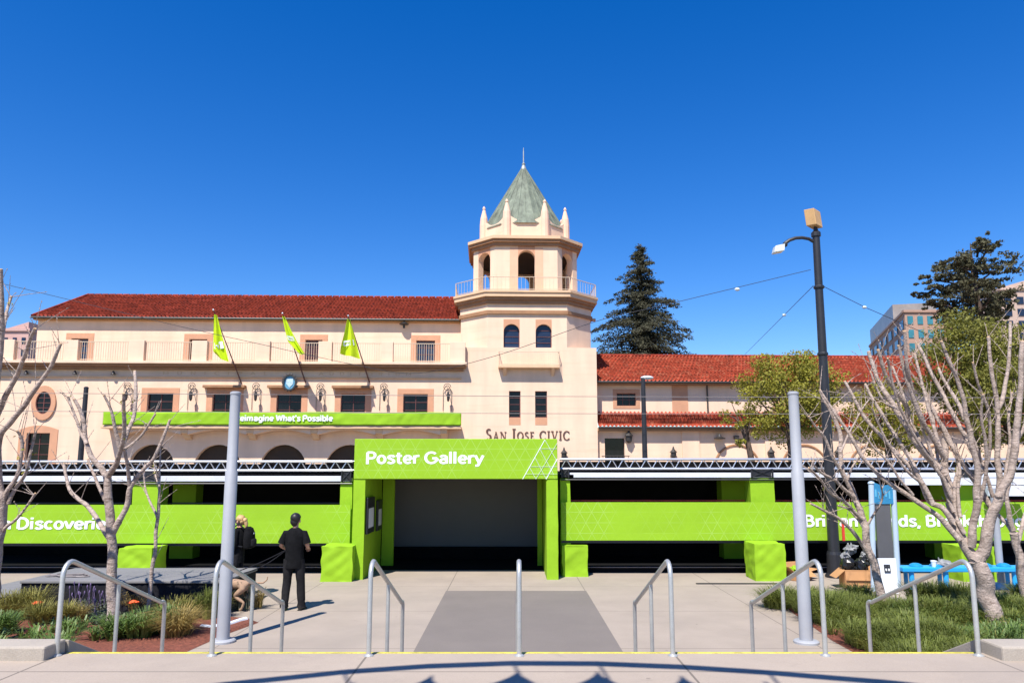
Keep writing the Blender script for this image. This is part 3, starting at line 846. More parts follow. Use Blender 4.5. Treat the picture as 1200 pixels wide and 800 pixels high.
for h in aholes:
    mb = MB(); sash(mb, h[0], h[1], h[2], h[3], 0.22, 1, 5)
    o = mb.build("arched_window", wood, hall)
    MB().box(h[0], h[1], 0.265, 0.35, h[2], h[3]).build("pane", bglass, o)
    r = (h[1] - h[0]) / 2; xc = (h[0] + h[1]) / 2; zq = h[3] - r; n = 14; top = h[3] + 0.36
    mb = MB(); y = -0.006
    pr = [(xc - r * math.cos(PI * i / n), zq + r * math.sin(PI * i / n)) for i in range(n + 1)]
    for (xa, za), (xb, zb_) in zip(pr, pr[1:]): mb.quad((xa, y, za), (xb, y, zb_), (xb, y, top), (xa, y, top))
    mb.build("arch_panel", trim, o)
# small balcony under the arched windows
yb_ = -0.62
zb1 = bZ(427.5, yb_); xa, xb = bX(584, yb_), bX(656.5, yb_)
tb = MB().box(xa, xb, yb_, 0.0, zb1 - 0.2, zb1).build("balcony", sand, hall, bevel=0.03)
mb = MB(); zt = bZ(411.5, yb_)
for (p, q) in (((xa + .05, yb_ + .05), (xb - .05, yb_ + .05)), ((xa + .05, yb_ + .05), (xa + .05, 0)), ((xb - .05, yb_ + .05), (xb - .05, 0))):
    mb.tube([(*p, zt), (*q, zt)], 0.025, 6); mb.tube([(*p, zb1 + .08), (*q, zb1 + .08)], 0.018, 6)
    k = max(2, int((Vector(p) - Vector(q)).length / 0.13))
    for i in range(k + 1):
        x, y = p[0] + (q[0] - p[0]) * i / k, p[1] + (q[1] - p[1]) * i / k
        mb.tube([(x, y, zb1), (x, y, zt)], 0.012, 5)
mb.build("railing", mat("pale_railing", (0.62, 0.50, 0.36), 0.6, 0.1, 4), tb)
for x in (xa + 0.5, xb - 0.5):
    MB().prism([(x - .12, yb_ + .1, zb1 - .2), (x - .12, 0, zb1 - .2), (x - .12, 0, zb1 - .75), (x - .12, -.2, zb1 - .5)], (.24, 0, 0)).build("bracket", sand, tb)
# cornice of the gallery
tc_ = MB()
def tier(mb, v0, v1, e, zfix=None):
    z0, z1 = bZ(v0, -e), bZ(v1, -e)
    octslab(mb, h_ + e, a_ + e * 0.42, z0 + 0.002, z1)
    return z1
m1 = MB(); tier(m1, 367.5, 363.5, 0.16); tier(m1, 355.5, 351, 0.22); tier(m1, 351, 347, 0.36); m1.build("cornice", brown, hall)
m2 = MB(); tier(m2, 363.5, 355.5, 0.06); m2.build("cornice_band", stucco, hall)
m3 = MB(); tier(m3, 347, 342, 0.52); zgal = tier(m3, 342, 339.5, 0.60); m3.build("gallery_floor", sand, hall)
# gallery railing
mb = MB(); pr = octp(h_ + 0.42, a_ + 0.2); zgr = bZ(324.5, -0.4)
for i in range(8):
    p, q = Vector(pr[i]), Vector(pr[(i + 1) % 8])
    for z, r_ in ((zgr, 0.028), (zgal + 0.12, 0.02)): mb.tube([(*p, z), (*q, z)], r_, 6)
    k = int((p - q).length / 0.30)
    for j in range(k):
        x, y = p.lerp(q, j / k)
        mb.tube([(x, y, zgal), (x, y, zgr)], 0.03 if j == 0 else 0.011, 5)
mb.build("gallery_railing", railm, hall)
# belfry: eight arched walls
hb, ab_ = 4.15, 2.42
zB0 = zgal; zB1 = bZ(287.5, cyT - hb)
zsp = bZ(293, cyT - hb) - 0.66
bw = MB(); bp = bt = None
po = octp(hb, ab_); panels = []
for i in range(8):
    p, q = Vector(po[i]), Vector(po[(i + 1) % 8])
    d = (q - p); Lw = d.length; d.normalize(); nn = Vector((d.y, -d.x))
    mid = (p + q) / 2
    bp = MB(); bt = MB()
    def Mp(u, z, dep): 
        w = mid + d * u - nn * dep
        return (w.x, w.y, z)
    def slab(mb, u0, u1, z0, z1, d0, d1):
        mb.add([Mp(u0, z0, d0), Mp(u1, z0, d0), Mp(u1, z0, d1), Mp(u0, z0, d1), Mp(u0, z1, d0), Mp(u1, z1, d0), Mp(u1, z1, d1), Mp(u0, z1, d1)],
               [(0, 3, 2, 1), (4, 5, 6, 7), (0, 1, 5, 4), (1, 2, 6, 5), (2, 3, 7, 6), (3, 0, 4, 7)])
    ow = 0.66; T = 0.55; H = Lw / 2
    slab(bw, -H, -ow, zB0, zB1, 0, T); slab(bw, ow, H, zB0, zB1, 0, T)
    n = 14
    arcp = [(-ow * math.cos(PI * k / n), zsp + ow * math.sin(PI * k / n)) for k in range(n + 1)]
    for (ua, za), (ub, zb_) in zip(arcp, arcp[1:]):
        bw.add([Mp(ua, za, 0), Mp(ub, zb_, 0), Mp(ub, zB1, 0), Mp(ua, zB1, 0), Mp(ua, za, T), Mp(ub, zb_, T), Mp(ub, zB1, T), Mp(ua, zB1, T)],
               [(0, 1, 2, 3), (7, 6, 5, 4), (0, 4, 5, 1)])
    # the tinted panel round each arch
    wp = 1.30 if i % 2 == 0 else 0.68
    e = -0.012
    zt = zB1 - 0.14 if i % 2 == 0 else zsp + ow + 0.55
    if i % 2 == 0:
        bp.quad(Mp(-wp, zB0, e), Mp(-ow, zB0, e), Mp(-ow, zt, e), Mp(-wp, zt, e)); bp.quad(Mp(ow, zB0, e), Mp(wp, zB0, e), Mp(wp, zt, e), Mp(ow, zt, e))
    for (ua, za), (ub, zb_) in zip(arcp, arcp[1:]):
        zt2 = zsp + ow + 0.55
        bt.quad(Mp(ua, za, e), Mp(ub, zb_, e), Mp(ub, zt2, e), Mp(ua, zt2, e))
    if i % 2 == 0: bp.quad(Mp(-ow, zsp + ow + 0.555, e), Mp(ow, zsp + ow + 0.555, e), Mp(ow, zt, e), Mp(-ow, zt, e))
    slab(bt, -ow, ow, zsp + ow + 0.55, zsp + ow + 0.63, -0.05, 0.0)
    panels.append((bp, bt))
belf = bw.build("belfry", stucco, hall)
bpm = mat("belfry_pink", (0.70, 0.42, 0.27), 0.85, 0.05, 1.5)
for bp, bt in panels:
    if bp.v: bp.build("belfry_panel", bpm, belf)
    bt.build("arch_panel", trim, belf)
mb = MB(); octslab(mb, hb - 0.1, ab_ - 0.05, zB1 - 0.25, zB1 - 0.1); mb.build("ceiling", dark, belf)
m1 = MB()
yy = cyT - hb
octslab(m1, hb + 0.18, ab_ + 0.08, bZ(287.5, yy - .18), bZ(283, yy - .18))
octslab(m1, hb + 0.34, ab_ + 0.15, bZ(283, yy - .34) + .002, bZ(279, yy - .34))
m1.build("belfry_cornice", brown, hall)
m1 = MB(); octslab(m1, hb + 0.46, ab_ + 0.2, bZ(279, yy - .46) + .002, bZ(275.5, yy - .46)); m1.build("belfry_cornice", sand, hall)
# crown: parapet with scalloped edge and pinnacles
hp, ap = 3.45, 1.56
zp0 = bZ(276, yy - .46); zp1 = bZ(259, cyT - hp)
mb = MB(); pc = octp(hp, ap)
for i in range(8):
    p, q = Vector(pc[i]), Vector(pc[(i + 1) % 8]); d = (q - p); n = 14
    nn = Vector((d.y, -d.x)).normalized()
    for k in range(n):
        s0, s1 = k / n, (k + 1) / n
        f = lambda s: zp1 + 0.75 * abs(2 * s - 1) ** 2.2
        a0, a1 = p + d * s0, p + d * s1
        b0, b1 = a0 - nn * 0.3, a1 - nn * 0.3
        mb.add([(*a0, zp0), (*a1, zp0), (*a1, f(s1)), (*a0, f(s0)), (*b0, zp0), (*b1, zp0), (*b1, f(s1)), (*b0, f(s0))],
               [(0, 1, 2, 3), (7, 6, 5, 4), (3, 2, 6, 7)])
crown = mb.build("crown_parapet", stucco, hall)
for x, y in pc:
    v = Vector((x - cxT, y - cyT)).normalized() * 0.12
    x -= v.x; y -= v.y
    mb = MB()
    z0 = zp1 + 0.1; zt = bZ(236, cyT - hp)
    mb.lathe((x, y, 0), [(0.36, zp0), (0.35, z0 + 0.1), (0.30, z0 + (zt - z0) * .45), (0.13, zt - 0.16), (0.085, zt - 0.04), (0.13, zt), (0.12, zt + 0.09), (0.03, zt + 0.24)], 10)
    mb.build("pinnacle", mat("pinnacle_pink", (0.78, 0.50, 0.36), 0.85, 0.05, 2) if "pinnacle_pink" not in MATS else MATS["pinnacle_pink"], crown)
# copper roof with seams and finial
zap = bZ(196, cyT); zrb = bZ(264, cyT - 2.9)
rr = 3.55
mb = MB(); n = 16
def rp_(s, q, e=0.0):
    r = rr * (1 - s) ** 1.0 + 0.10 + e
    return (cxT + r * math.cos(q), cyT + r * math.sin(q), zrb + (zap - zrb) * s)
ss = [0, 0.03, 0.2, 0.4, 0.42, 0.6, 0.8, 1.0]
vs = []; fs = []
for i, s in enumerate(ss):
    for k in range(n): vs.append(rp_(s, 2 * PI * (k + .5) / n, 0.03 if i in (0, 1) else (0.02 if i == 3 else 0)))
for i in range(len(ss) - 1):
    for k in range(n): fs.append((i * n + k, i * n + (k + 1) % n, (i + 1) * n + (k + 1) % n, (i + 1) * n + k))
mb.add(vs, fs)
for k in range(n * 2):
    q = 2 * PI * (k + 1) / (n * 2)
    top = 0.97 if k % 2 == 0 else 0.62
    sc_ = 1.0 if k % 2 == 0 else math.cos(PI / n)
    pts = []
    for s in (0, 0.2, 0.4, 0.6, 0.8, 1.0):
        s *= top; x, y, z = rp_(s, q)
        pts.append((cxT + (x - cxT) * sc_, cyT + (y - cyT) * sc_, z + 0.01))
    mb.tube(pts, 0.04, 5)
spire = mb.build("copper_roof", copper, hall)
mb = MB(); zf = bZ(173, cyT)
mb.lathe((cxT, cyT, 0), [(0.28, zap - 0.35), (0.2, zap), (0.12, zap + 0.15), (0.16, zap + 0.3), (0.06, zap + 0.4), (0.05, zf - 0.4), (0.02, zf)], 10)
mb.build("finial", mat("finial_metal", (0.33, 0.36, 0.36), 0.5, 0.1, 3, metal=0.3), spire, smooth=True)
# small spout on the tower
MB().tube([(cxT + h_, 4.4, bZ(374, 4.4)), (cxT + h_ + 0.75, 4.4, bZ(374, 4.4) - 0.02)], 0.13, 8).build("spout", sand, hall)

# the hall's name in serif capitals, built from strokes
def serif(word_spec, x0, x1, z0, cap):
    lay = [0]; bronze = mat("bronze_letter", (0.12, 0.055, 0.035), 0.5, 0.1, 4); mb = None
    T, t, sf = 0.17, 0.075, 0.05
    def poly(pts, X, S, W_):
        nonlocal mb
        lay[0] += 1
        y = -0.05 - 0.0015 * (lay[0] % 9)
        mb.prism([(X + px * W_, y, z0 + pz * S) for px, pz in pts], (0, 0.05, 0))
    def glyph(c, X, S):
        w = {"S": .55, "A": .78, "N": .82, "J": .42, "O": .86, "E": .58, "C": .78, "I": .34, "V": .78}[c] * S
        W_ = S
        def st(xa, za, xb, zb, th): poly([(xa - th / 2, za), (xa + th / 2, za), (xb + th / 2, zb), (xb - th / 2, zb)], X, S, W_)
        def hb_(xa, xb, z, th=sf): poly([(xa, z - th / 2), (xb, z - th / 2), (xb, z + th / 2), (xa, z + th / 2)], X, S, W_)
        W1_ = w / S
        def arcs(xc, zc_, rx, rz, a0, a1, t0, t1, n=18):
            P_ = []; Q_ = []
            for i in range(n + 1):
                a = a0 + (a1 - a0) * i / n
                th = (t1 * abs(math.cos(a)) + t0 * abs(math.sin(a)))
                P_.append((xc + rx * math.cos(a), zc_ + rz * math.sin(a)))
                Q_.append((xc + (rx - th) * math.cos(a), zc_ + (rz - th * .8) * math.sin(a)))
            for i in range(n): poly([P_[i], P_[i + 1], Q_[i + 1], Q_[i]], X, S, W_)
        if c == "I": st(.17, 0, .17, 1, T); hb_(.02, .32, .03); hb_(.02, .32, .97)
        if c == "E":
            st(.16, 0, .16, 1, T); hb_(.02, .5, .035, .07); hb_(.02, .5, .965, .07); hb_(.16, .42, .52, .07); hb_(.45, .52, .12, .18); hb_(.44, .5, .9, .16)
        if c == "N":
            st(.14, 0, .14, 1, t); st(.16, 1, .66, 0, T); st(.67, 0, .67, 1, t); hb_(.02, .27, .03); hb_(.55, .8, .97); hb_(.0, .2, .97)
        if c == "A":
            st(.12, 0, .40, 1, t); st(.64, 0, .38, 1, T); hb_(.2, .55, .34, .06); hb_(.0, .24, .03); hb_(.48, .78, .03)
        if c == "V":
            st(.38, 0, .13, 1, T); st(.40, 0, .66, 1, t); hb_(.0, .28, .97); hb_(.54, .78, .97)
        if c == "O": arcs(.43, .5, .42, .52, 0, 2 * PI, .07, .17, 28)
        if c == "C":
            arcs(.44, .5, .43, .52, R(48), R(312), .07, .17, 22); hb_(.68, .74, .84, .2); hb_(.7, .75, .15, .12)
        if c == "J":
            st(.24, -.02, .24, 1, T); hb_(.1, .4, .97); arcs(.06, -.02, .265, .26, R(-80), R(0), .06, .17, 8)
        if c == "S":
            arcs(.27, .745, .25, .26, R(40), R(265), .09, .15, 14); arcs(.27, .255, .25, .265, R(-220), R(85), .09, .15, 16) if False else None
            arcs(.27, .25, .26, .26, R(90), R(-140), .09, .15, 14)
        return w
    # measure, then place
    adv = {"S": .55, "A": .78, "N": .82, "J": .42, "O": .86, "E": .58, "C": .78, "I": .34, "V": .78, " ": .32}
    tot = sum(adv[c] * s + 0.10 for c, s in word_spec)
    k = (x1 - x0) / tot
    X = x0
    for c, s in word_spec:
        if c != " ":
            mb = MB(); glyph(c, X, s * k); mb.build("bronze_letter", bronze, hall)
        X += (adv[c] * s + 0.10) * k

spec = [("S", 1.25), ("A", .9), ("N", .9), (" ", 1), ("J", 1.25), ("O", .9), ("S", .9), ("E", .9), (" ", 1), ("C", 1.0), ("I", 1.0), ("V", 1.0), ("I", 1.0), ("C", 1.0)]
serif(spec, bX(569.5), bX(668), bZ(515.2), 0.8)
def small_lantern(u, v, d, sc=1.0):
    x, z = B(u, v, d)
    mb = MB(); mb.lathe((x, d - 0.3, z), [(0.1 * sc, -0.42 * sc), (0.2 * sc, -0.3 * sc), (0.22 * sc, 0.0), (0.3 * sc, 0.02), (0.1 * sc, 0.22 * sc), (0.03, 0.45 * sc)], 6)
    mb.tube([(x, d, z - 0.3 * sc), (x, d - 0.3, z - 0.4 * sc)], 0.03, 6)
    mb.build("wall_lantern", iron, hall)
small_lantern(660.5, 531, 0.0)

# --- the lower wing to the right of the tower
YW, YL = 1.25, 0.45
rx1 = bX(1300, YW)
zL1 = bZ(498, YL - .5)
mb = MB()
zu0, zu1 = bZ(484, YW), bZ(446.5, YW)
h = (bX(722.5, YW), bX(745, YW), bZ(475, YW), bZ(460, YW))
wall_holes(mb, tx1, rx1, zu0 - 0.6, zu1, YW, [h], 0.3)
mb.build("upper_wall", stucco, hall)
window(*h, YW, 0.3, 0.3, 3, 2)
for a, b in ((787, 805.5), (905, 922), (1010, 1028)):
    MB().box(bX(a, YW), bX(b, YW), YW - 0.03, YW + 0.01, zu0 - 0.2, zu1 - 0.15).build("blind_panel", trim, hall)
MB().tube([(bX(828, YW), YW - 0.1, zu0), (bX(828, YW), YW - 0.1, zu1)], 0.06, 8).build("downpipe", iron, hall)
yE = YW - 0.7; zE = bZ(446, yE); yR = YW + 7; zR = bZ(416.5, yR)
tile_roof("tiled_roof", tx1 + 0.03, rx1, yE, zE, yR, zR, tl=tiler)
MB().quad((tx1, yR, zR - .03), (rx1, yR, zR - .03), (rx1, yR * 2 - yE, zE), (tx1, yR * 2 - yE, zE)).build("back_slope", tiler, hall)
MB().box(tx1, rx1, yE + 0.06, YW, zE - 0.22, zE - 0.08).build("eaves_board", brown, hall)
MB().tube([(tx1 + .05, yE - 0.04, zE - 0.06), (rx1, yE - 0.04, zE - 0.06)], 0.08, 8).build("gutter", iron, hall)
mb = MB()
for i in range(110):
    x0 = tx1 + (rx1 - tx1) * i / 110
    mb.tube([(x0, yR, zR + 0.05), (x0 + (rx1 - tx1) / 110 + .03, yR, zR + 0.08)], [0.12, 0.11], 8)
mb.build("ridge_tiles", tile, hall, smooth=True)
yE2 = YL - 0.55; zE2 = bZ(499.5, yE2); zR2 = bZ(482.5, YW)
tile_roof("tiled_roof", tx1 + 0.03, rx1, yE2, zE2, YW, zR2, tl=tiler)
MB().box(tx1, rx1, yE2 + 0.06, YL + .01, zE2 - 0.3, zE2 - 0.08).build("eaves_board", brown, hall)
MB().tube([(tx1 + .05, yE2 - 0.04, zE2 - 0.06), (rx1, yE2 - 0.04, zE2 - 0.06)], 0.08, 8).build("gutter", iron, hall)
mb = MB()
hd = (bX(707.5, YL), bX(730.5, YL), 0.0, bZ(513, YL))
blind = [(834, 886), (912, 964), (990, 1042), (1068, 1120)]
wall_holes(mb, tx1, rx1, 0, zE2 - 0.1, YL, [hd], 0.35)
mb.build("lower_wall", stucco, hall)
o = MB().box(hd[0], hd[1], YL + 0.3, YL + 0.36, 0, hd[3]).build("dark_doorway", glass, hall)
mb = MB()
for i in range(8):
    x = hd[0] - .2 + (hd[1] - hd[0] + .4) * i / 7; mb.tube([(x, YL - .3, bZ(548, YL)), (x, YL - .3, bZ(534, YL))], 0.02, 5)
mb.tube([(hd[0] - .3, YL - .3, bZ(534, YL)), (hd[1] + .3, YL - .3, bZ(534, YL))], 0.03, 6)
mb.build("doorway_railing", iron, o)
for a, b in blind:                          # blind arches outlined in dark moulding
    x0, x1 = bX(a, YL), bX(b, YL); r = (x1 - x0) / 2; xc = (x0 + x1) / 2; zt = bZ(521, YL)
    MB().tube([(xc - r * math.cos(PI * i / 20), YL - .01, zt - r + r * math.sin(PI * i / 20)) for i in range(21)], 0.085, 6).build("blind_arch", brown, hall)
for a, b in ((797, 817), (893, 905), (970, 982), (1048, 1060)):
    MB().box(bX(a, YL), bX(b, YL), YL - 0.1, YL, 0, zE2 - 0.3).build("pilaster", stucco, hall)
for u, v in ((736, 511), (788, 530), (902, 530), (980, 530)): small_lantern(u, v, YL, 1.0 if v > 520 else 1.2)
MB().lathe((bX(839, YL), YL - .4, bZ(513, YL)), [(.4, -.06), (.42, 0), (.15, .12), (.06, .3)], 12).build("wall_lamp", iron, hall)
MB().box(bX(857, YL), bX(862, YL), YL - .3, YL, bZ(514, YL), bZ(510, YL)).build("wall_lamp", iron, hall)

# the lime banner tied along the balcony front
t = thing("balcony_banner", "long lime fabric banner tied along the civic hall balcony with a white slogan", "banner", (0, BY, 0), BT, local=True)
mb = MB(); zb0, zb1_ = bZ(498.5, -1.3), bZ(483.5, -1.3); xa, xb = bX(124, -1.3), bX(541, -1.3)
nx, nz = 200, 8
def bw_(i, j):
    x = xa + (xb - xa) * i / nx; z = zb0 + (zb1_ - zb0) * j / nz
    k = noise.noise(Vector((x * 0.9 + z * 0.6, z * 0.7, 3))) * 0.055 + noise.noise(Vector((x * 2.2 - z * 1.5, z * 1.4, 9))) * 0.04
    return (x, -1.31 + k, z + 0.03 * math.sin(x * 0.8) * (j / nz))
mb.add([bw_(i, j) for j in range(nz + 1) for i in range(nx + 1)], [(j * (nx + 1) + i, j * (nx + 1) + i + 1, (j + 1) * (nx + 1) + i + 1, (j + 1) * (nx + 1) + i) for j in range(nz) for i in range(nx)])
b_ = mb.build("banner_cloth", lime, t, smooth=True)
so_ = b_.modifiers.new("thick", 'SOLIDIFY'); so_.thickness = 0.01; so_.offset = 1
text("banner_lettering", "Reimagine What's Possible", bX(277.5, -1.40), bX(391, -1.40), bZ(494, -1.40), 0.46, -1.385, white, t)

# three lime flags on poles leaning out from the facade
def flag(u_tip, v_tip, u_b, v_b, out, poly, lab, twist):
    xb, zb = B(u_b, v_b, -0.05); yt = -out
    xt, zt = B(u_tip, v_tip, yt)
    t = thing("leaning_flag", lab, "flag", (0, BY, 0), BT, group="lime flags on the civic hall", local=True)
    p0, p1 = Vector((xb, -0.05, zb)), Vector((xt, yt, zt))
    MB().tube([p0, p1], [0.05, 0.03], 8).build("flag_pole", wood, t)
    MB().ball(p1, 0.07, n=8).build("pole_finial", alu, t, smooth=True)
    mb = MB(); nx, nz = 14, 20
    vs = []
    L0 = [B(a, b, yt)[0] for a, b in poly[0]], [B(a, b, yt)[1] for a, b in poly[0]]
    R0 = [B(a, b, yt)[0] for a, b in poly[1]], [B(a, b, yt)[1] for a, b in poly[1]]
    def lerp_(A, s):
        k = s * (len(A[0]) - 1); i = min(int(k), len(A[0]) - 2); f = k - i
        return A[0][i] * (1 - f) + A[0][i + 1] * f, A[1][i] * (1 - f) + A[1][i + 1] * f
    d = (p1 - p0)
    for j in range(nz + 1):
        s = j / nz
        (xa, za), (xb_, zb_) = lerp_(L0, s), lerp_(R0, s)
        for i in range(nx + 1):
            q = i / nx
            y = yt + 0.15 + (s * 0.2) + 0.16 * math.sin(q * 9 + twist + s * 2) * (0.25 + s) + 0.25 * (q - .5)
            vs.append((xa + (xb_ - xa) * q, y, za + (zb_ - za) * q))
    mb.add(vs, [(j * (nx + 1) + i, j * (nx + 1) + i + 1, (j + 1) * (nx + 1) + i + 1, (j + 1) * (nx + 1) + i) for j in range(nz) for i in range(nx)])
    c = mb.build("flag_cloth", limef, t, smooth=True)
    # white eye-shaped mark following the cloth
    mk = MB()
    for (q0, q1, s0, s1) in ((.12, .55, .50, .545), (.12, .2, .54, .62), (.2, .5, .60, .635), (.42, .5, .56, .61), (.58, .86, .49, .64), (.3, .4, .56, .585)):
        vv = []
        for s, q in ((s0, q0), (s0, q1), (s1, q1), (s1, q0)):
            k = Vector(vs[int(s * nz) * (nx + 1) + int(q * nx)]); 
            (xa, za), (xb_, zb_) = lerp_(L0, s), lerp_(R0, s)
            y = yt + 0.15 + (s * 0.2) + 0.16 * math.sin(q * 9 + twist + s * 2) * (0.25 + s) + 0.25 * (q - .5)
            vv.append((xa + (xb_ - xa) * q, y - 0.04, za + (zb_ - za) * q))
        mk.quad(*vv)
    mk.build("flag_mark", white, t)
flag(250, 363, 283, 449, 2.6, ([(250.5, 368), (249, 392), (248, 411), (257, 420)], [(252.5, 368), (258, 390), (263, 408), (266.5, 423)]),
     "lime flag hanging straight from the leaning pole farthest from the tower", 0.4)
flag(331, 367, 358, 448, 2.6, ([(330.5, 370), (333, 385), (337, 400), (351, 415)], [(332.5, 370), (341, 388), (347, 400), (355, 413)]),
     "lime flag blown aside on the leaning pole above the round blue emblem", 2.2)
flag(408, 370, 433, 448, 2.6, ([(407, 373), (403, 392), (399, 407), (398, 414)], [(409.5, 373), (413.5, 390), (417, 404), (420.5, 419)]),
     "broad lime flag spread wide on the leaning pole nearest the tower", 4.0)

# ------------------------------------------------------------------ distant buildings
def block(name, lab, u0, u1, v_top, D, depth, wallm, glassm, cols, rows, v_first, row_px, rot=0.0, ww=0.55, wh=0.6, head=None):
    a, b = P(u0, v_top, D), P(u1, v_top, D)
    t = thing(name, lab, "building", ((a.x + b.x) / 2, D, 0))
    z1 = a.z
    MB().box(a.x, b.x, D, D + depth, 0, z1).build("wall", wallm, t)
    MB().box(a.x - .3, b.x + .3, D - .3, D + depth, z1, z1 + 0.5).build("roof_edge", wallm, t)
    cw = (b.x - a.x) / cols
    for r in range(rows):
        zc_ = P(600, v_first + r * row_px, D).z; hh = abs(P(600, v_first, D).z - P(600, v_first + row_px, D).z) * wh
        for c in range(cols):
            x = a.x + cw * (c + .5)
            MB().box(x - cw * ww / 2, x + cw * ww / 2, D - 0.12, D + 0.02, zc_ - hh / 2, zc_ + hh / 2).build("window", glassm, t)
    return t, a, b, z1
t, a, b, z1 = block("office_building", "brown brick office block with rows of teal windows beyond the civic roof", 1060, 1118, 366, 150, 0.6, brickb, tglass, 5, 5, 375, 16)
# its long receding side and the glass penthouse
mb = MB()
c0, c1 = P(1060, 366, 150), P(1017, 378, 195)
pts = [(c0.x, 150, 0), (c1.x, 195, 0), (c1.x, 195, c0.z), (c0.x, 150, c0.z)]
mb.quad(*pts); mb.build("wall", brickb, t)
for r in range(5):
    for k in range(7):
        p = Vector((c0.x, 150, 0)).lerp(Vector((c1.x, 195, 0)), (k + .2) / 7); q = Vector((c0.x, 150, 0)).lerp(Vector((c1.x, 195, 0)), (k + .75) / 7)
        z = c0.z - 2.2 - r * 3.1
        off = Vector((-.25, -.12, 0))
        MB().quad((p.x + off.x, p.y + off.y, z - 1), (q.x + off.x, q.y + off.y, z - 1), (q.x + off.x, q.y + off.y, z + .9), (p.x + off.x, p.y + off.y, z + .9)).build("window", bglass, t)
q0, q1 = Vector((c0.x, 150, 0)).lerp(Vector((c1.x, 195, 0)), .30), Vector((c1.x, 195, 0))
zp = P(1030, 366, 172).z
mb = MB(); mb.prism([(q0.x + .4, q0.y, c0.z), (q0.x + 9, q0.y - 2, c0.z), (q1.x + 9, q1.y, c0.z), (q1.x + .4, q1.y, c0.z)], (0, 0, zp - c0.z))
mb.build("penthouse", mat("penthouse_glass", (0.30, 0.255, 0.225), 0.35, 0.2, 0.4), t)
MB().add([(c0.x, 150, c0.z - .02), (b.x, 150.5, c0.z - .02), (b.x + 14, 195, c0.z - .02), (c1.x, 195, c0.z - .02)], [(0, 1, 2, 3)])
mb = MB(); mb.prism([(c0.x - .25, 150, c0.z), (c0.x + .6, 150, c0.z), (c1.x + .6, 195, c0.z), (c1.x - .25, 195, c0.z)], (0, 0, .5)); mb.build("roof_edge", brickb, t)
t, a, b, z1 = block("apartment_building", "beige apartment tower half hidden by the cedar at the frame edge", 1172, 1260, 340, 140, 6, beigeb, bglass, 6, 8, 352, 14)
p0, p1, p2 = P(1172, 340, 140), P(1200, 322, 140), P(1260, 340, 140)
MB().prism([(p0.x, 140, p0.z + .5), (p2.x, 140, p0.z + .5), (p1.x + 4, 140, p1.z)], (0, 5, 0)).build("gable", beigeb, t)
t, a, b, z1 = block("apartment_building", "distant pinkish block with square windows past the hall's far corner", -60, 34, 388, 130, 25, pinkb, bglass, 9, 4, 399, 14, ww=.42, wh=.5)
p0, p1 = P(8, 388, 130), P(34, 377, 130)
MB().prism([(p0.x, 130, p0.z + .5), (p1.x, 130, p0.z + .5), (p1.x, 130, p1.z)], (0, 20, 0)).build("gable", pinkb, t)
# ------------------------------------------------------------------ the exhibition: fabric-clad truss wings and the entry portal
def pbox(mb, u0, u1, vt, vb, D, dep, zb=None):
    a, b = P(u0, vt, D), P(u1, vb, D)
    mb.box(a.x, b.x, D, D + dep, b.z if zb is None else zb, a.z); return mb
def cloth_box(x0, x1, y0, y1, z0, z1, seed, amp=0.03, k=10, flare=0.0):
    """a box wrapped in loose fabric: creased faces, slightly rounded edges, drags towards the corners"""
    bm = bmesh.new(); bmesh.ops.create_cube(bm, size=1.0)
    bmesh.ops.subdivide_edges(bm, edges=bm.edges[:], cuts=k, use_grid_fill=True)
    mb = MB(); vs = []
    for v in bm.verts:
        c = v.co; q = Vector((c.x * (x1 - x0), c.y * (y1 - y0), c.z * (z1 - z0)))
        d = Vector((c.x if abs(c.x) > .49 else 0, c.y if abs(c.y) > .49 else 0, c.z * .5 if abs(c.z) > .49 else 0))
        t = q.x * 3.1 + q.z * 4.0 + q.y * 3.3
        ed = 1.0
        for c_ in (c.x, c.y, c.z):
            if abs(c_) < .49: ed = min(ed, (.5 - abs(c_)) * 5)
        n = noise.noise(Vector((t * 0.8 + seed, (q.z - q.x) * 1.1, q.y * 1.2))) + 0.6 * noise.noise(Vector((q.x * 5 - q.z * 6 + seed * 3, q.z * 2.0 + q.y * 5, seed)))
        s = 1 + flare * (0.5 - c.z)
        q = Vector((q.x * s, q.y * s, q.z)) + d * n * amp * 2.2 * (.25 + .75 * max(0, ed))
        if abs(c.z) > .49 and c.z < 0: q.z = -(z1 - z0) / 2
        vs.append(q + Vector(((x0 + x1) / 2, (y0 + y1) / 2, (z0 + z1) / 2)))
    mb.add(vs, [tuple(v.index for v in f.verts) for f in bm.faces]); bm.free()
    return mb
WD = 19.0
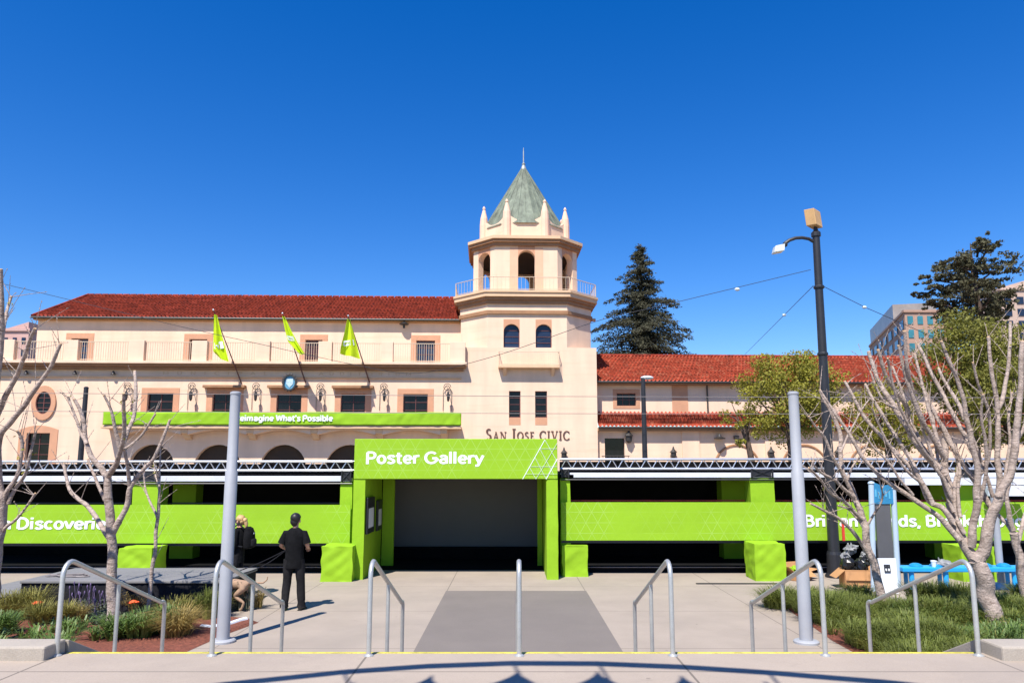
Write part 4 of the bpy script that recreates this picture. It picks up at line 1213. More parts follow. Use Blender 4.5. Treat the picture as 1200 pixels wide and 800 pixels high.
def wing(root, ul, ur, vch, vfa, vban, cols, rear, seed):
    xl, xr = P(ul, 550, WD).x, P(ur, 550, WD).x
    z1, z2 = P(600, vch[0], WD).z, P(600, vch[1], WD).z
    f1, f2 = P(600, vfa[0], WD).z, P(600, vfa[1], WD).z
    b1, b2 = P(600, vban[0], WD).z, P(600, vban[1], WD).z
    mb = MB()                                               # one lattice girder
    for y in (WD, WD + .34):
        if y > WD: 
            for z in (z1, z2): mb.tube([(xl, y, z), (xr, y, z)], 0.03, 8)
            continue
        for z in (z1, z2): mb.tube([(xl, y, z), (xr, y, z)], 0.03, 8)
        n = int((xr - xl) / 0.145)
        for i in range(n):
            x0 = xl + (xr - xl) * i / n; x1_ = xl + (xr - xl) * (i + 1) / n
            a, b = (z1, z2) if i % 2 else (z2, z1)
            mb.tube([(x0, y, a), (x1_, y, b)], 0.013, 5, cap=False)
    n = int((xr - xl) / 0.3)
    for i in range(n + 1):
        x0 = xl + (xr - xl) * i / n
        for z in (z1, z2): mb.tube([(x0, WD, z), (x0 + (.3 if z == z1 else -.0), WD + .34, z)], 0.012, 5, cap=False)
    mb.build("lattice_girder", alu, root)
    MB().box(xl, xr, WD + .02, WD + .10, f2, f1).build("fascia", fascia, root, bevel=0.01)
    MB().tube([(xl, WD - .01, f2 - .05), (xr, WD - .01, f2 - .05)], 0.02, 6).build("edge_tube", blackp, root)
    mb = MB(); mb.box(xl, xr, WD + .12, WD + 3.3, f1 - .03, f1 + .03); mb.box(xl, xr, WD + .36, WD + .42, f1 + .03, z1 - .06)
    mb.build("roof", black, root)  # overhead slab added to darken the bays, and the girder's black backing
    MB().box(xl, xr, WD + 3.2, WD + 3.26, 0, f1 - .03).build("back_drape", black, root)
    MB().box(xl, xr, WD + .55, WD + 3.2, 0.0, 0.13).build("floor_deck", black, root)
    MB().tube([(xl, WD + .53, .135), (xr, WD + .53, .135)], 0.012, 6).build("deck_edge", wire_g, root)
    MB().box(xl, xr, WD + .5, WD + .56, b1 - .0, b1 + .03).build("rail", red if ul > 600 else blackp, root)
    # the printed fabric along the front
    mb = MB(); nx, nz = int((xr - xl) * 6), 5; vs = []
    for j in range(nz + 1):
        for i in range(nx + 1):
            x = xl + (xr - xl) * i / nx
            vs.append((x, WD - .05 + .008 * noise.noise(Vector((x * .8, j * .5, seed))), b2 + (b1 - b2) * j / nz))
    mb.add(vs, [(j * (nx + 1) + i, j * (nx + 1) + i + 1, (j + 1) * (nx + 1) + i + 1, (j + 1) * (nx + 1) + i) for j in range(nz) for i in range(nx)])
    o = mb.build("banner", limep, root); s = o.modifiers.new("t", 'SOLIDIFY'); s.thickness = .03; s.offset = 1
    MB().box(xl, xr, WD - .03, WD + .06, b2 - .07, b2 - .003).build("bottom_tube", blackp, root)
    for k, (a, b) in enumerate(cols):
        x0, x1_ = P(a, 575, WD + .05).x, P(b, 575, WD + .05).x
        cloth_box(x0, x1_, WD + .02, WD + .50, 0, f2 - .02, seed + k * 3.7, .008, 12).build("column_cover", lime, root, smooth=True)
        mb = MB()
        for x in (x0 + .04, x1_ - .04):
            mb.tube([(x, WD - .02, f2), (x, WD - .02, z2)], 0.025, 6)
        mb.tube([(x0 + .04, WD - .02, f2 + .02), (x1_ - .04, WD - .02, z2)], .014, 5); mb.tube([(x1_ - .04, WD - .02, f2 + .02), (x0 + .04, WD - .02, z2)], .014, 5)
        mb.box(x0 + .07, x1_ - .07, WD - .005, WD + .015, f2 + .02, z2 - .03)
        mb.build("corner_block", blackp, root)
    for k, u in enumerate(rear):
        x = P(u, 575, WD + 2.5).x
        MB().box(x - .33, x + .33, WD + 2.4, WD + 2.9, .13, f1 - .04).build("column_cover", lime, root)
WL = thing("exhibition_wing", "lime banner and black draped truss gallery running left behind the bare tree", "exhibition wing", (-8, WD, 0))
wing(WL, -110, 413, (540.5, 551), (557.5, 564), (591, 635.8), [(156, 188), (399, 413)], [-28, 218], 1.0)
WR = thing("exhibition_wing", "lime banner and black draped truss gallery running right behind kiosk and bench", "exhibition wing", (8, WD, 0))
wing(WR, 657, 1320, (537.8, 549), (553.5, 559.5), (588, 632.5), [(656.5, 668), (879, 907), (1124, 1150)], [858, 1101], 5.0)
def ptext(name, s, u0, u1, vbase, cap_px, D, m, parent, bold=.165):
    a = P(u0, vbase, D); b = P(u1, vbase, D)
    return text(name, s, a.x, b.x, a.z, cap_px * D / FPX, D, m, parent, bold)
ptext("banner_lettering", "h Discoveries", 1, 134, 620.5, 14.5, WD - .091, white, WL)
ptext("banner_lettering", "Brilliant Minds, Breakthroughs", 943, 1222, 617.5, 14.5, WD - .091, white, WR)
a = P(1155, 569, WD - .4); b = P(1199, 581, WD - .4)
t = thing("white_sign_box", "white rectangular box sign hung under the truss fascia behind the pruned tree", "sign box", (a.x, WD - .4, b.z))
MB().box(a.x, b.x, WD - .5, WD - .35, b.z, a.z).build("sign_case", fascia, t, bevel=.01)
for x in (a.x + .12, b.x - .12): MB().tube([(x, WD - .42, a.z), (x, WD - .02, a.z + .22)], .012, 6).build("hanger", wire_g, t)
a, b = P(1060, 559.5, WD - .22), P(1215, 568, WD - .22)
MB().box(a.x, b.x, WD - .22, WD - .03, b.z, a.z - .01).build("awning", fascia, loc=(a.x, WD, b.z), label="thin pale grey awning box beneath the truss above the blue bench", category=None)["category"] = "awning"

PD = 18.3
portal = thing("entry_portal", "lime fabric entry portal reading Poster Gallery", "entrance portal", (P(415, 540, PD).x, PD, 0), 0.0)
PIV = Vector((P(415, 540, PD).x, PD, 0))
ht, hbz = P(600, 514, PD).z, P(600, 561, PD).z
xa, xb = P(415, 540, PD).x, P(653.3, 540, PD).x
MB().box(xa, xb, PD, PD + .7, hbz, ht).build("header", limep, portal, bevel=.012)
c1, c2 = P(427, 600, PD).x, P(640.5, 600, PD).x
cloth_box(xa, c1, PD + .02, PD + 2.4, 0, hbz - .004, 3, .006, 14).build("side_column", lime, portal, smooth=True)
cloth_box(c2, xb, PD + .02, PD + 2.4, 0, hbz - .004, 7, .006, 14).build("side_column", lime, portal, smooth=True)
mb = MB(); mb.box(xa - .45, xb + .45, PD + .72, 23.6, hbz + .02, hbz + .1); mb.build("roof", black, portal)  # unseen slab overhead, added to keep the portal's inside dark
mb = MB(); mb.box(xa - .4, xb + .4, 23.5, 23.56, 0, hbz); mb.box(xa - .4, xa - .34, PD + 2.4, 23.5, 0, hbz); mb.box(xb + .34, xb + .4, PD + 2.4, 23.5, 0, hbz)

mb.build("back_drape", black, portal)
MB().box(c1 + .005, c1 + .33, PD + 2.5, PD + 2.6, 0, hbz).build("inner_panel", lime, portal)
MB().box(c2 - .14, c2 - .005, PD + 2.5, PD + 2.6, 0, hbz).build("inner_panel", lime, portal)
MB().box(xa, xb, 20.0, 23.5, 0.004, 0.012).build("dark_floor", black, portal)  # flat black sheet over the floor behind the entrance
MB().box(c1, c2, 22.4, 23.3, 0.012, 0.30).build("plinth", black, portal)
ptext("header_lettering", "Poster Gallery", 428.5, 566, 543.8, 15.2, PD - .004, white, portal, .16)
mb = MB(); kk = 0
for (u0, v0, u1, v1, w) in ((612.5, 561, 638.5, 515, .022), (640, 561, 653, 537.5, .026), (621, 546.5, 653, 546.5, .009), (632.5, 525.5, 653, 525.5, .009), (638.5, 515, 653, 541, .009), (632.5, 525.5, 649, 556, .009),
                         (627, 536, 640, 561, .009), (620.5, 547, 628, 561, .009), (653, 519, 628, 561, .009), (616, 555, 653, 555, .006)):
    p, q = P(u0, v0, PD), P(u1, v1, PD); d = (q - p).normalized(); s = Vector((-d.z, 0, d.x)) * w * .33
    y = PD - .006 - .0012 * kk; kk += 1
    mb.prism([Vector((r.x, y, r.z)) for r in (p + s, q + s, q - s, p - s)], (0, .006, 0))
mb.build("line_pattern", white, portal)
# what stands inside the portal
t = thing("projection_screen", "wide grey projection screen hanging in the dark portal", "screen", (0, 23.0, 0))
pbox(MB(), 461.5, 632, 556, 645, 23.0, .03).build("screen_surface", screenm, t)
a, b = P(461.5, 645, 23.0), P(632, 645, 23.0)
MB().tube([(a.x, 22.99, a.z), (b.x, 22.99, a.z)], .03, 8).build("bottom_bar", wire_g, t)
def poster(D0, D1, vt, vb, lab):
    x = c1 + .012
    z1, z0 = P(600, vt, D0).z, P(600, vb, D0).z
    c_, s_ = math.cos(0.0), math.sin(0.0); dx, dy = x - PIV.x, D0 - PIV.y
    t = thing("poster_frame", lab, "poster frame", (x, D0, z0), group="posters on the portal's inner wall")
    t.location = (PIV.x + dx * c_ - dy * s_, PIV.y + dx * s_ + dy * c_, z0); t.rotation_euler = (0, 0, 0.0)
    MB().box(x, x + .05, D0, D1, z0, z1).build("frame", blackp, t, bevel=.008)
    MB().box(x + .046, x + .054, D0 + .12, D1 - .16, z0 + (z1 - z0) * .16, z0 + (z1 - z0) * .70).build("paper_sheet", mat("paper", (0.7, 0.7, 0.72), .7, .05, 9) if "paper" not in MATS else MATS["paper"], t)
poster(PD + .12, PD + 1.05, 583, 626, "black framed poster on the inner left portal wall, the one nearer the opening")
poster(PD + 1.5, PD + 2.2, 586, 622, "black framed poster on the inner left portal wall, the deeper one in shade")

# lime fabric covered ballast blocks at the feet of the columns
def ballast(u0, u1, vt, vb, D, lab, seed, dep=.8):
    a, b = P(u0, vt, D), P(u1, vb, D)
    cx, w = (a.x + b.x) / 2, (b.x - a.x)
    t = thing("ballast_block", lab, "ballast block", (cx, D + dep / 2, 0), group="fabric covered ballast blocks along the exhibition")
    cloth_box(a.x, b.x, D, D + dep, 0, a.z, seed, .026, 24, .0).build("fabric_cover", lime, t, smooth=True)
    MB().box(a.x + .01, b.x - .01, D + .01, D + dep - .01, .0, .035).build("base_board", blackp, t)
ballast(139, 176, 642, 672, 18.15, "lime covered block behind the thin sapling, at the stage end", 2.1)
ballast(377, 412, 640, 676, 18.0, "lime covered block snug against the portal's left column", 4.2)
ballast(659, 689, 639, 668, 18.8, "lime covered block snug against the portal's right column", 6.3, .35)
ballast(884, 921, 637, 675, 18.1, "lime covered block beside the opened cardboard and the tall black lamp post", 8.4)
ballast(1126, 1168, 640, 676, 18.0, "lime covered block behind the blue bench and forked tree", 9.9)

# ------------------------------------------------------------------ handrails on the steps
D1 = G(600, 768, LZ).y
RH = P(600, 657, D1).z - LZ
Lm, Lf = D1 * .145, D1 * .30
zf = P(600, 703, D1 * 1.30).z - LZ
def rail_proto():
    r = thing("handrail", "-", "handrail", (0, 0, 0), group="galvanised handrails down the steps", local=True)
    T = .024
    s = (zf - (RH - .03)) / (Lf - .32)
    pts = [(0, 0, 0), (0, 0, RH - .16)]
    for i in range(1, 7):
        a = PI / 2 * i / 6 * 1.22
        pts.append((0, .13 * (1 - math.cos(a)), RH - .16 + .14 * math.sin(a)))
    y0, z0 = pts[-1][1], pts[-1][2]
    ys, ze = Lf - .17, zf + .02
    pts += [(0, y0 + (ys - y0) * k / 4, z0 + (ze - z0) * k / 4) for k in (1, 2, 3, 4)]
    pts += [(0, Lf - .12, zf - .005), (0, Lf - .06, zf - .003), (0, Lf - .02, zf - .02), (0, Lf, zf - .06), (0, Lf, -.74)]
    MB().tube(pts, T, 12).build("bent_rail", galv, r, smooth=True)
    zm = z0 + (ze - z0) * (Lm - y0) / (ys - y0)
    MB().tube([(0, Lm, -.45), (0, Lm, zm - .01)], T * .9, 12).build("middle_post", galv, r, smooth=True)
    MB().lathe((0, 0, 0), [(.05, 0), (.05, .006), (.028, .02)], 14).build("foot_collar", galv, r)
    return r
RL = ["handrail at the stage side of the steps, beside the pale slim tree", "handrail just in front of the grey pole by the dog", "handrail before the lime portal's left column",
      "handrail seen end on in the middle of the dark paving panel", "handrail between dark paving panel and right grass bed, clear of any pole",
      "handrail just in front of the grey pole in the grass", "handrail at the planted end of the steps, before the forked tree"]
proto = rail_proto()
for i, u in enumerate((66, 248, 432, 608.5, 788.5, 967.5, 1147)):
    x = P(u, 768, D1).x
    o = proto if i == 0 else clone(proto, (0, 0, 0))
    o.location = (x, D1, LZ); o["label"] = RL[i]

# ------------------------------------------------------------------ poles and lamps
def grey_pole(ub, vb, vt, lab):
    p = G(ub, vb); zt = P(ub, vt, p.y).z
    t = thing("grey_pole", lab, "pole", (p.x, p.y, 0), group="grey steel poles flanking the steps")
    mb = MB(); mb.lathe((p.x, p.y, 0), [(.098, 0.02), (.094, zt * .68), (.082, zt * .685), (.078, zt)], 24); mb.build("shaft", polem, t, smooth=True)
    MB().lathe((p.x, p.y, 0), [(.19, 0), (.19, .03), (.17, .045), (.10, .05)], 24).build("base_flange", polem, t)
    MB().lathe((p.x, p.y, zt), [(.086, 0), (.086, .03), (.06, .045)], 24).build("cap", polem, t)
grey_pole(261, 752, 462, "tall grey pole on a round flange between stage and steps")
grey_pole(945, 753, 462, "tall grey pole on a round flange in the grass bed corner")

p0 = G(979, 676); Dl = p0.y
ptop = P(956, 272, Dl)
lamp = thing("street_lamp", "tall black street lamp with a floodlight on top and a curved side arm", "street lamp", (p0.x, Dl, 0))
MB().tube([(p0.x, Dl, .0), (p0.x, Dl, .05), (p0.x + (ptop.x - p0.x) * .3, Dl, ptop.z * .3), ptop], [.148, .142, .122, .09], 20).build("pole", blackp, lamp, smooth=True)
MB().lathe((p0.x, Dl, 0), [(.24, 0), (.24, .05), (.19, .1), (.175, .55), (.16, .62)], 16).build("base_sleeve", blackp, lamp)
MB().lathe((ptop.x, Dl, ptop.z - .12), [(.12, 0), (.12, .1), (.06, .16), (.04, .3)], 12).build("pole_cap", blackp, lamp)
MB().tube([P(u, v, Dl) for u, v in ((953, 283), (948, 280), (940, 278.5), (932, 279), (925, 281.5), (920, 285))], .045, 8).build("side_arm", blackp, lamp, smooth=True)
c = P(913, 291.5, Dl)
hd = MB(); hd.add([(c.x + dx, Dl + dy, c.z + dz) for dx, dy, dz in ((-.17, -.13, -.13), (.10, -.13, -.08), (.10, .13, -.08), (-.17, .13, -.13), (-.12, -.10, .06), (.14, -.08, .12), (.14, .08, .12), (-.12, .10, .06))],
       [(0, 3, 2, 1), (4, 5, 6, 7), (0, 1, 5, 4), (1, 2, 6, 5), (2, 3, 7, 6), (3, 0, 4, 7)])
hh = hd.build("lamp_head", lens, lamp, bevel=.02)
MB().ball(P(920, 286.5, Dl), .07, n=8).build("lamp_socket", blackp, hh)
a = P(942, 244, Dl); b = P(964, 269, Dl)
fx0, fx1 = a.x, b.x; fz0, fz1 = b.z, a.z
fb = MB()
ang = R(40); cxf, czf = (fx0 + fx1) / 2, (fz0 + fz1) / 2
def fr(x, y, z):
    x2 = x * math.cos(ang) - y * math.sin(ang); y2 = x * math.sin(ang) + y * math.cos(ang)
    return (cxf + x2 - z * .10, Dl + y2, czf + z + x2 * -.12)
w_, d_, h2 = .17, .14, .22
def obox(mb, x0, x1, y0, y1, z0, z1, f):
    mb.add([f(*p) for p in ((x0, y0, z0), (x1, y0, z0), (x1, y1, z0), (x0, y1, z0), (x0, y0, z1), (x1, y0, z1), (x1, y1, z1), (x0, y1, z1))],
           [(0, 3, 2, 1), (4, 5, 6, 7), (0, 1, 5, 4), (1, 2, 6, 5), (2, 3, 7, 6), (3, 0, 4, 7)]); return mb
fl = obox(MB(), -w_, w_, -d_, d_, -h2, h2, fr).build("floodlight", tanm, lamp, bevel=.015)
obox(MB(), w_ + .002, w_ + .02, -d_ + .03, d_ - .03, -h2 + .04, h2 - .04, fr).build("glass_front", lens, fl)
for z_ in (5.5, 7.25):
    pc_ = p0.lerp(ptop, z_ / ptop.z); MB().lathe((pc_.x, Dl, z_), [(.12, 0), (.135, .02), (.135, .06), (.12, .08)], 14).build("band_clamp", blackp, lamp)
a = P(984, 600, Dl + .2)
MB().box(a.x - .30, a.x - .24, Dl + .16, Dl + .2, P(0, 634, Dl).z, P(0, 588, Dl).z).build("notice_plate", paleb, lamp)
MB().box(a.x + .02, a.x + .08, Dl + .16, Dl + .2, P(0, 634, Dl).z, P(0, 610, Dl).z).build("notice_plate", red, lamp)
def thin_pole(ub, ut, vt, D, head, lab):
    p = P(ut, vt, D)
    t = thing("tram_wire_pole", lab, "pole", (p.x, D, 0), group="thin tram wire poles")
    MB().tube([(p.x, D, -.15), (p.x, D, p.z)], [.13, .09], 12).build("shaft", blackp, t, smooth=True)
    if head:
        q = P(ut + 2, vt, D)
        MB().ball((q.x + .1, D, q.z + .02), .28, .14, .09, 10).build("lamp_head", lens, t, smooth=True)
    else: MB().lathe((p.x, D, p.z), [(.1, 0), (.1, .04), (.04, .08)], 12).build("cap", blackp, t)
thin_pole(95, 101, 455, 31, False, "thin black tram pole by the oval window")
thin_pole(749, 753.5, 443, 31, True, "thin black tram pole with a pale lamp head before the right wing")
t = thing("grey_post", "slim grey post on a bright blue foot between bench legs", "post", (G(1174, 689).x, G(1174, 689).y, 0))
q = G(1174, 689)
MB().lathe((q.x, q.y, 0), [(.075, .02), (.072, 2.2)], 16).build("shaft", polem, t, smooth=True)
MB().lathe((q.x, q.y, 0), [(.22, 0), (.21, .05), (.12, .12), (.08, .13)], 16).build("foot", blue, t)
# overhead wires
def wire(pts, r, m, lab, knots=(), grp="overhead wires"):
    pts = [P(*p) for p in pts]
    P_ = []
    for i in range(len(pts) - 1):
        a, b, c_, d_ = pts[max(i - 1, 0)], pts[i], pts[i + 1], pts[min(i + 2, len(pts) - 1)]
        for k in range(8):
            t_ = k / 8
            P_.append(0.5 * ((2 * b) + (c_ - a) * t_ + (2 * a - 5 * b + 4 * c_ - d_) * t_ ** 2 + (3 * b - a - 3 * c_ + d_) * t_ ** 3))
    P_.append(pts[-1])
    t = thing("overhead_wire", lab, "wire", pts[0], group=grp)
    MB().tube(P_, r, 5).build("cable", m, t)
    for kx in knots:
        q = P(*kx); MB().ball(q, .07, .05, .045, 8).build("insulator", lens, t, smooth=True)
wire([(-30, 325, 22), (37, 340.5, 22), (201, 380, 22), (300, 402, 22), (417, 427.5, 21), (489, 437, 21), (580, 417, 20), (700, 376, 19), (780, 357, 18.5), (950, 316, Dl)], .008, wire_m, "long sagging wire crossing the hall front to the black lamp post", [(864, 339, 18)])
wire([(953, 335, Dl), (915, 373, 25), (873, 415, 40)], .009, wire_m, "short wire sloping down left from the black lamp post to the tiled roof", [(919, 369, 24)])
wire([(960, 333, Dl), (1012, 359, Dl + 1.5), (1030, 367, Dl + 2), (1110, 402, Dl + 4)], .009, wire_m, "short wire sloping down right from the black lamp post into the trees", [(1013, 360, Dl + 1.5)])
wire([(-80, 460, 30), (300, 462, 30), (700, 464.5, 30), (1300, 466, 30)], .013, wire_g, "upper level tram wire across the hall", (), "level tram wires")
wire([(-80, 481, 30), (300, 483, 30), (700, 484.5, 30), (1300, 485, 30)], .012, wire_g, "lower level tram wire across the hall", (), "level tram wires")

# ------------------------------------------------------------------ stage, kiosk, bench and loose things
SD = 14.0
a, b = P(23, 680, SD), P(264, 680, SD)
stg = thing("stage_platform", "low black skirted stage with a grey deck and a step at its end", "stage", ((a.x + b.x) / 2, SD + .8, 0))
MB().box(a.x, b.x, SD, SD + 1.75, a.z - .05, a.z).build("deck", stagem, stg, bevel=.01)
mb = MB(); n = 220; L_ = []
for i in range(n + 1):
    x = a.x + .02 + (b.x - a.x - .04) * i / n
    L_.append((x, SD + .03 + .02 * math.sin(i * .9) * noise.noise(Vector((x * 2, 1, 2)))))
for (p, q) in zip(L_, L_[1:]): mb.quad((*p, 0), (*q, 0), (*q, a.z - .05), (*p, a.z - .05))
mb.quad((b.x - .02, SD + .03, 0), (b.x - .02, SD + 1.72, 0), (b.x - .02, SD + 1.72, a.z - .05), (b.x - .02, SD + .03, a.z - .05))
mb.quad((a.x + .02, SD + .03, 0), (a.x + .02, SD + 1.72, 0), (a.x + .02, SD + 1.72, a.z - .05), (a.x + .02, SD + .03, a.z - .05))
mb.build("skirt", skirtm, stg)
z2 = P(10, 696, SD).z
MB().box(a.x - 1.1, a.x - .01, SD, SD + 1.7, z2 - .05, z2).build("step", stagem, stg)
MB().box(a.x - 1.08, a.x - .02, SD + .03, SD + 1.68, 0, z2 - .05).build("skirt", skirtm, stg)
mb = MB(); q = P(80, 676, SD + .6)
mb.tube([(q.x + .5 * math.sin(i * .5) * (1 - i / 60), SD + .55 + .16 * math.cos(i * .7), a.z + .012 + .0006 * i) for i in range(36)], .011, 5)
mb.build("cable_coil", wire_g, loc=(q.x, SD + .5, a.z), label="loose grey cable lying coiled on the stage deck", category=None)["category"] = "cable"

kq = G(1037, 692); KD = kq.y
kio = thing("information_kiosk", "slim kiosk with a blue curved header, grey panel and pale posts", "kiosk", (kq.x, KD, 0))
kz = P(1037, 566, KD).z
for ut, ub, vt in ((1021, 1024, 566), (1046.5, 1053, 572)):
    p, q = P(ut, vt, KD), G(ub, 692)
    MB().tube([(q.x, KD, 0), (p.x, KD, p.z)], .06, 14).build("post", paleb, kio, smooth=True)
    MB().ball((p.x, KD, p.z), .075, .075, .05, 10).build("post_cap", paleb, kio, smooth=True)
mb = MB(); a, b = P(1021, 564, KD), P(1047, 590, KD)
n = 10
mb.prism([(a.x, KD - .05, b.z)] + [(a.x + (b.x - a.x) * i / n, KD - .05, a.z - .06 * i / n - .05 * math.sin(PI * i / n)) for i in range(n + 1)] + [(b.x, KD - .05, b.z)], (0, .1, 0))
kh = mb.build("header_panel", bluek, kio)
mb = MB()
for k in range(5): pbox(mb, 1025 + k * 4, 1027.6 + k * 4, 573 + k % 2 * 3, 582 + (k * 2) % 3, KD - .056, .005)
mb.build("printed_mark", mat("kiosk_light_blue", (.10, .40, .60), .5, .1, 5), kh)
pbox(MB(), 1025.5, 1048, 590, 660, KD - .03, .06).build("grey_panel", panelg, kio)
mb = MB(); q0, q1, q2, q3 = P(1029, 654, KD - .35), P(1050, 654, KD - .35), P(1053, 693, KD - .45), P(1036, 696, KD - .45)
q2.z = q3.z = .01
t = thing("sign_board", "white board with a dark square symbol leaning at the kiosk foot", "sign board", ((q3.x + q2.x) / 2, KD - .45, 0))
mb.prism([q3, q2, q1, q0], (0, .05, 0)); mb.build("board", boardw, t, bevel=.006)
mb = MB(); c = P(1039.5, 665.5, KD - .385)
def bq(x0, x1, z0, z1, e):
    return [(c.x + x + .0, KD - .412 - e + (.02 if z > 0 else -.0), c.z + z) for x, z in ((x0, z0), (x1, z0), (x1, z1), (x0, z1))]
mb.prism(bq(-.065, .065, -.08, .08, 0), (0, .012, 0)); sq = mb.build("symbol_square", blackp, t)
mb = MB()
for (x0, x1, z0, z1) in ((-.045, -.015, -.05, .02), (-.04, -.02, .03, .05), (.012, .045, -.05, .02), (.018, .038, .03, .05)):
    mb.prism(bq(x0, x1, z0, z1, .004), (0, .004, 0))
mb.build("symbol_figures", boardw, sq)

BD = 16.5
bz_ = P(1100, 664.5, BD).z
x0, x1 = P(1058, 665, BD).x, P(1258, 665, BD).x
ben = thing("blue_bench", "long bright blue bench on tubular legs behind the grass bed", "bench", ((x0 + x1) / 2, BD, 0))
MB().box(x0, x1, BD, BD + .42, bz_ - .10, bz_).build("seat", blue, ben, bevel=.02)
for u in (1071, 1111.5, 1152, 1192.5, 1233):
    x = P(u, 675, BD).x
    mb = MB(); mb.tube([(x, BD + .1, 0), (x, BD + .1, bz_ - .1)], .055, 12); mb.tube([(x, BD + .34, 0), (x, BD + .34, bz_ - .1)], .045, 10); mb.build("leg", blue, ben, smooth=True)
for u in (1079, 1103, 1161, 1183, 1224):
    x = P(u, 663, BD).x
    MB().ball((x, BD + .2, bz_), .14, .16, .075, 12).build("seat_divider", mat("deep_blue_paint", (.01, .22, .50), .4, .06, 4) if "deep_blue_paint" not in MATS else MATS["deep_blue_paint"], ben, smooth=True)
q = P(1095, 662, BD + .1)
t = thing("paper_cup", "small white paper cup standing on the blue bench", "cup", (q.x, BD + .12, bz_))
MB().lathe((q.x, BD + .12, bz_), [(.045, 0), (.06, .12), (.055, .12), (.045, .02)], 14).build("cup_body", boardw, t, smooth=True)
MB().lathe((q.x, BD + .12, bz_ + .115), [(.064, 0), (.062, .015), (.03, .022)], 14).build("lid", boardw, t)
q = P(1108, 661, BD + .1)
mb = MB(); mb.ball((q.x, BD + .15, bz_ + .06), .17, .12, .08, 14, .5); mb.tube([(q.x - .1, BD + .14, bz_ + .1), (q.x - .13, BD + .13, bz_ + .2)], [.03, .008], 6)
mb.build("plastic_wrapper", clear, loc=(q.x, BD + .15, bz_), label="crumpled grey plastic wrapper lying on the blue bench", category=None)["category"] = "wrapper"

def carton(x, y, w, d, h, rot, lab, flaps, grp="cardboard boxes by the black lamp post"):
    t = thing("cardboard_box", lab, "box", (x, y, 0), rot, grp, local=True)
    mb = MB(); mb.box(-w / 2, w / 2, -d / 2, d / 2, 0.0, .012)
    for s in (-1, 1):
        mb.box(-w / 2, w / 2, s * d / 2 - .006, s * d / 2 + .006, .012, h); mb.box(s * w / 2 - .006, s * w / 2 + .006, -d / 2 + .007, d / 2 - .007, .012, h)
    mb.build("box_body", card, t)
    for k, (ax, s, a) in enumerate(flaps):
        L = w if ax == 'y' else d; f = (d if ax == 'y' else w) * .48
        dx, dz = math.cos(R(a)) * f, math.sin(R(a)) * f
        if ax == 'y': pts = [(-L / 2, s * d / 2, h), (L / 2, s * d / 2, h), (L / 2, s * (d / 2 + dx), h + dz), (-L / 2, s * (d / 2 + dx), h + dz)]
        else: pts = [(s * w / 2, -L / 2, h), (s * w / 2, L / 2, h), (s * (w / 2 + dx), L / 2, h + dz), (s * (w / 2 + dx), -L / 2, h + dz)]
        MB().prism(pts, (0.004, 0.004, .006)).build("flap", card, t)
q = G(1009, 690)
carton(q.x, q.y + .25, .56, .45, .40, R(-6), "open cardboard box holding black rubbish bag between lamp post and leaning tree", [('x', -1, -40), ('y', -1, -78), ('x', 1, 20)])
q = G(938, 680)
carton(q.x, q.y + .2, .50, .40, .20, R(24), "low opened cardboard box with splayed flaps beside the lime block", [('x', -1, 35), ('y', -1, -30), ('x', 1, 10), ('y', 1, 70)])
q = G(1009, 690); zb_ = .40
t = thing("rubbish_bag", "black rubbish bag bulging out of the cardboard box by the lamp post", "bag", (q.x, q.y + .25, .3))
mb = MB()
for i in range(9): mb.ball((q.x + random.uniform(-.2, .2), q.y + .25 + random.uniform(-.13, .13), zb_ + random.uniform(-.08, .14)), random.uniform(.1, .17), n=12, jit=.5)
mb.build("bag_film", bag, t)
mb = MB()
for i in range(7): mb.ball((q.x + .12 + random.uniform(-.3, .24), q.y + .34 + random.uniform(-.1, .1), zb_ + .32 + random.uniform(-.1, .14)), random.uniform(.05, .11), n=14, jit=1.3)
mb.build("plastic_film", clear, loc=(q.x + .1, q.y + .34, zb_ + .3), label="crumpled clear plastic film heaped on the black rubbish bag", category=None)["category"] = "plastic film"
q = G(938, 680)
mb = MB()
for i in range(4): mb.ball((q.x + .1 * i - .12, q.y + .25, .2 + .04 * (i % 2)), .1, .1, .07, 10, .5)
mb.build("green_cloth", lime, loc=(q.x, q.y + .25, .2), label="scrap of lime cloth lying in the low opened cardboard box", category=None)["category"] = "cloth"
# thin dark cable cover on the plaza
a, b = G(816, 684), G(921, 684.5)
MB().box(a.x, b.x, a.y - .03, a.y + .05, .0, .02).build("cable_cover", blackp, loc=(a.x, a.y, 0), label="thin dark cable cover lying flat on the plaza before the right gallery", category=None)["category"] = "cable cover"
# white edging on the bed's border
mb = MB(); pts = [G(u, v) for u, v in ((236, 737), (246, 738), (258, 736.5), (270, 733.5), (280, 730), (288, 728))]
mb.tube([p + Vector((0, 0, .03)) for p in pts], .055, 8)
mb.build("bed_edging", boardw, loc=pts[0], smooth=True, label="white curved edging strip on the mulch behind the grey pole by the dog", category=None)["category"] = "edging"
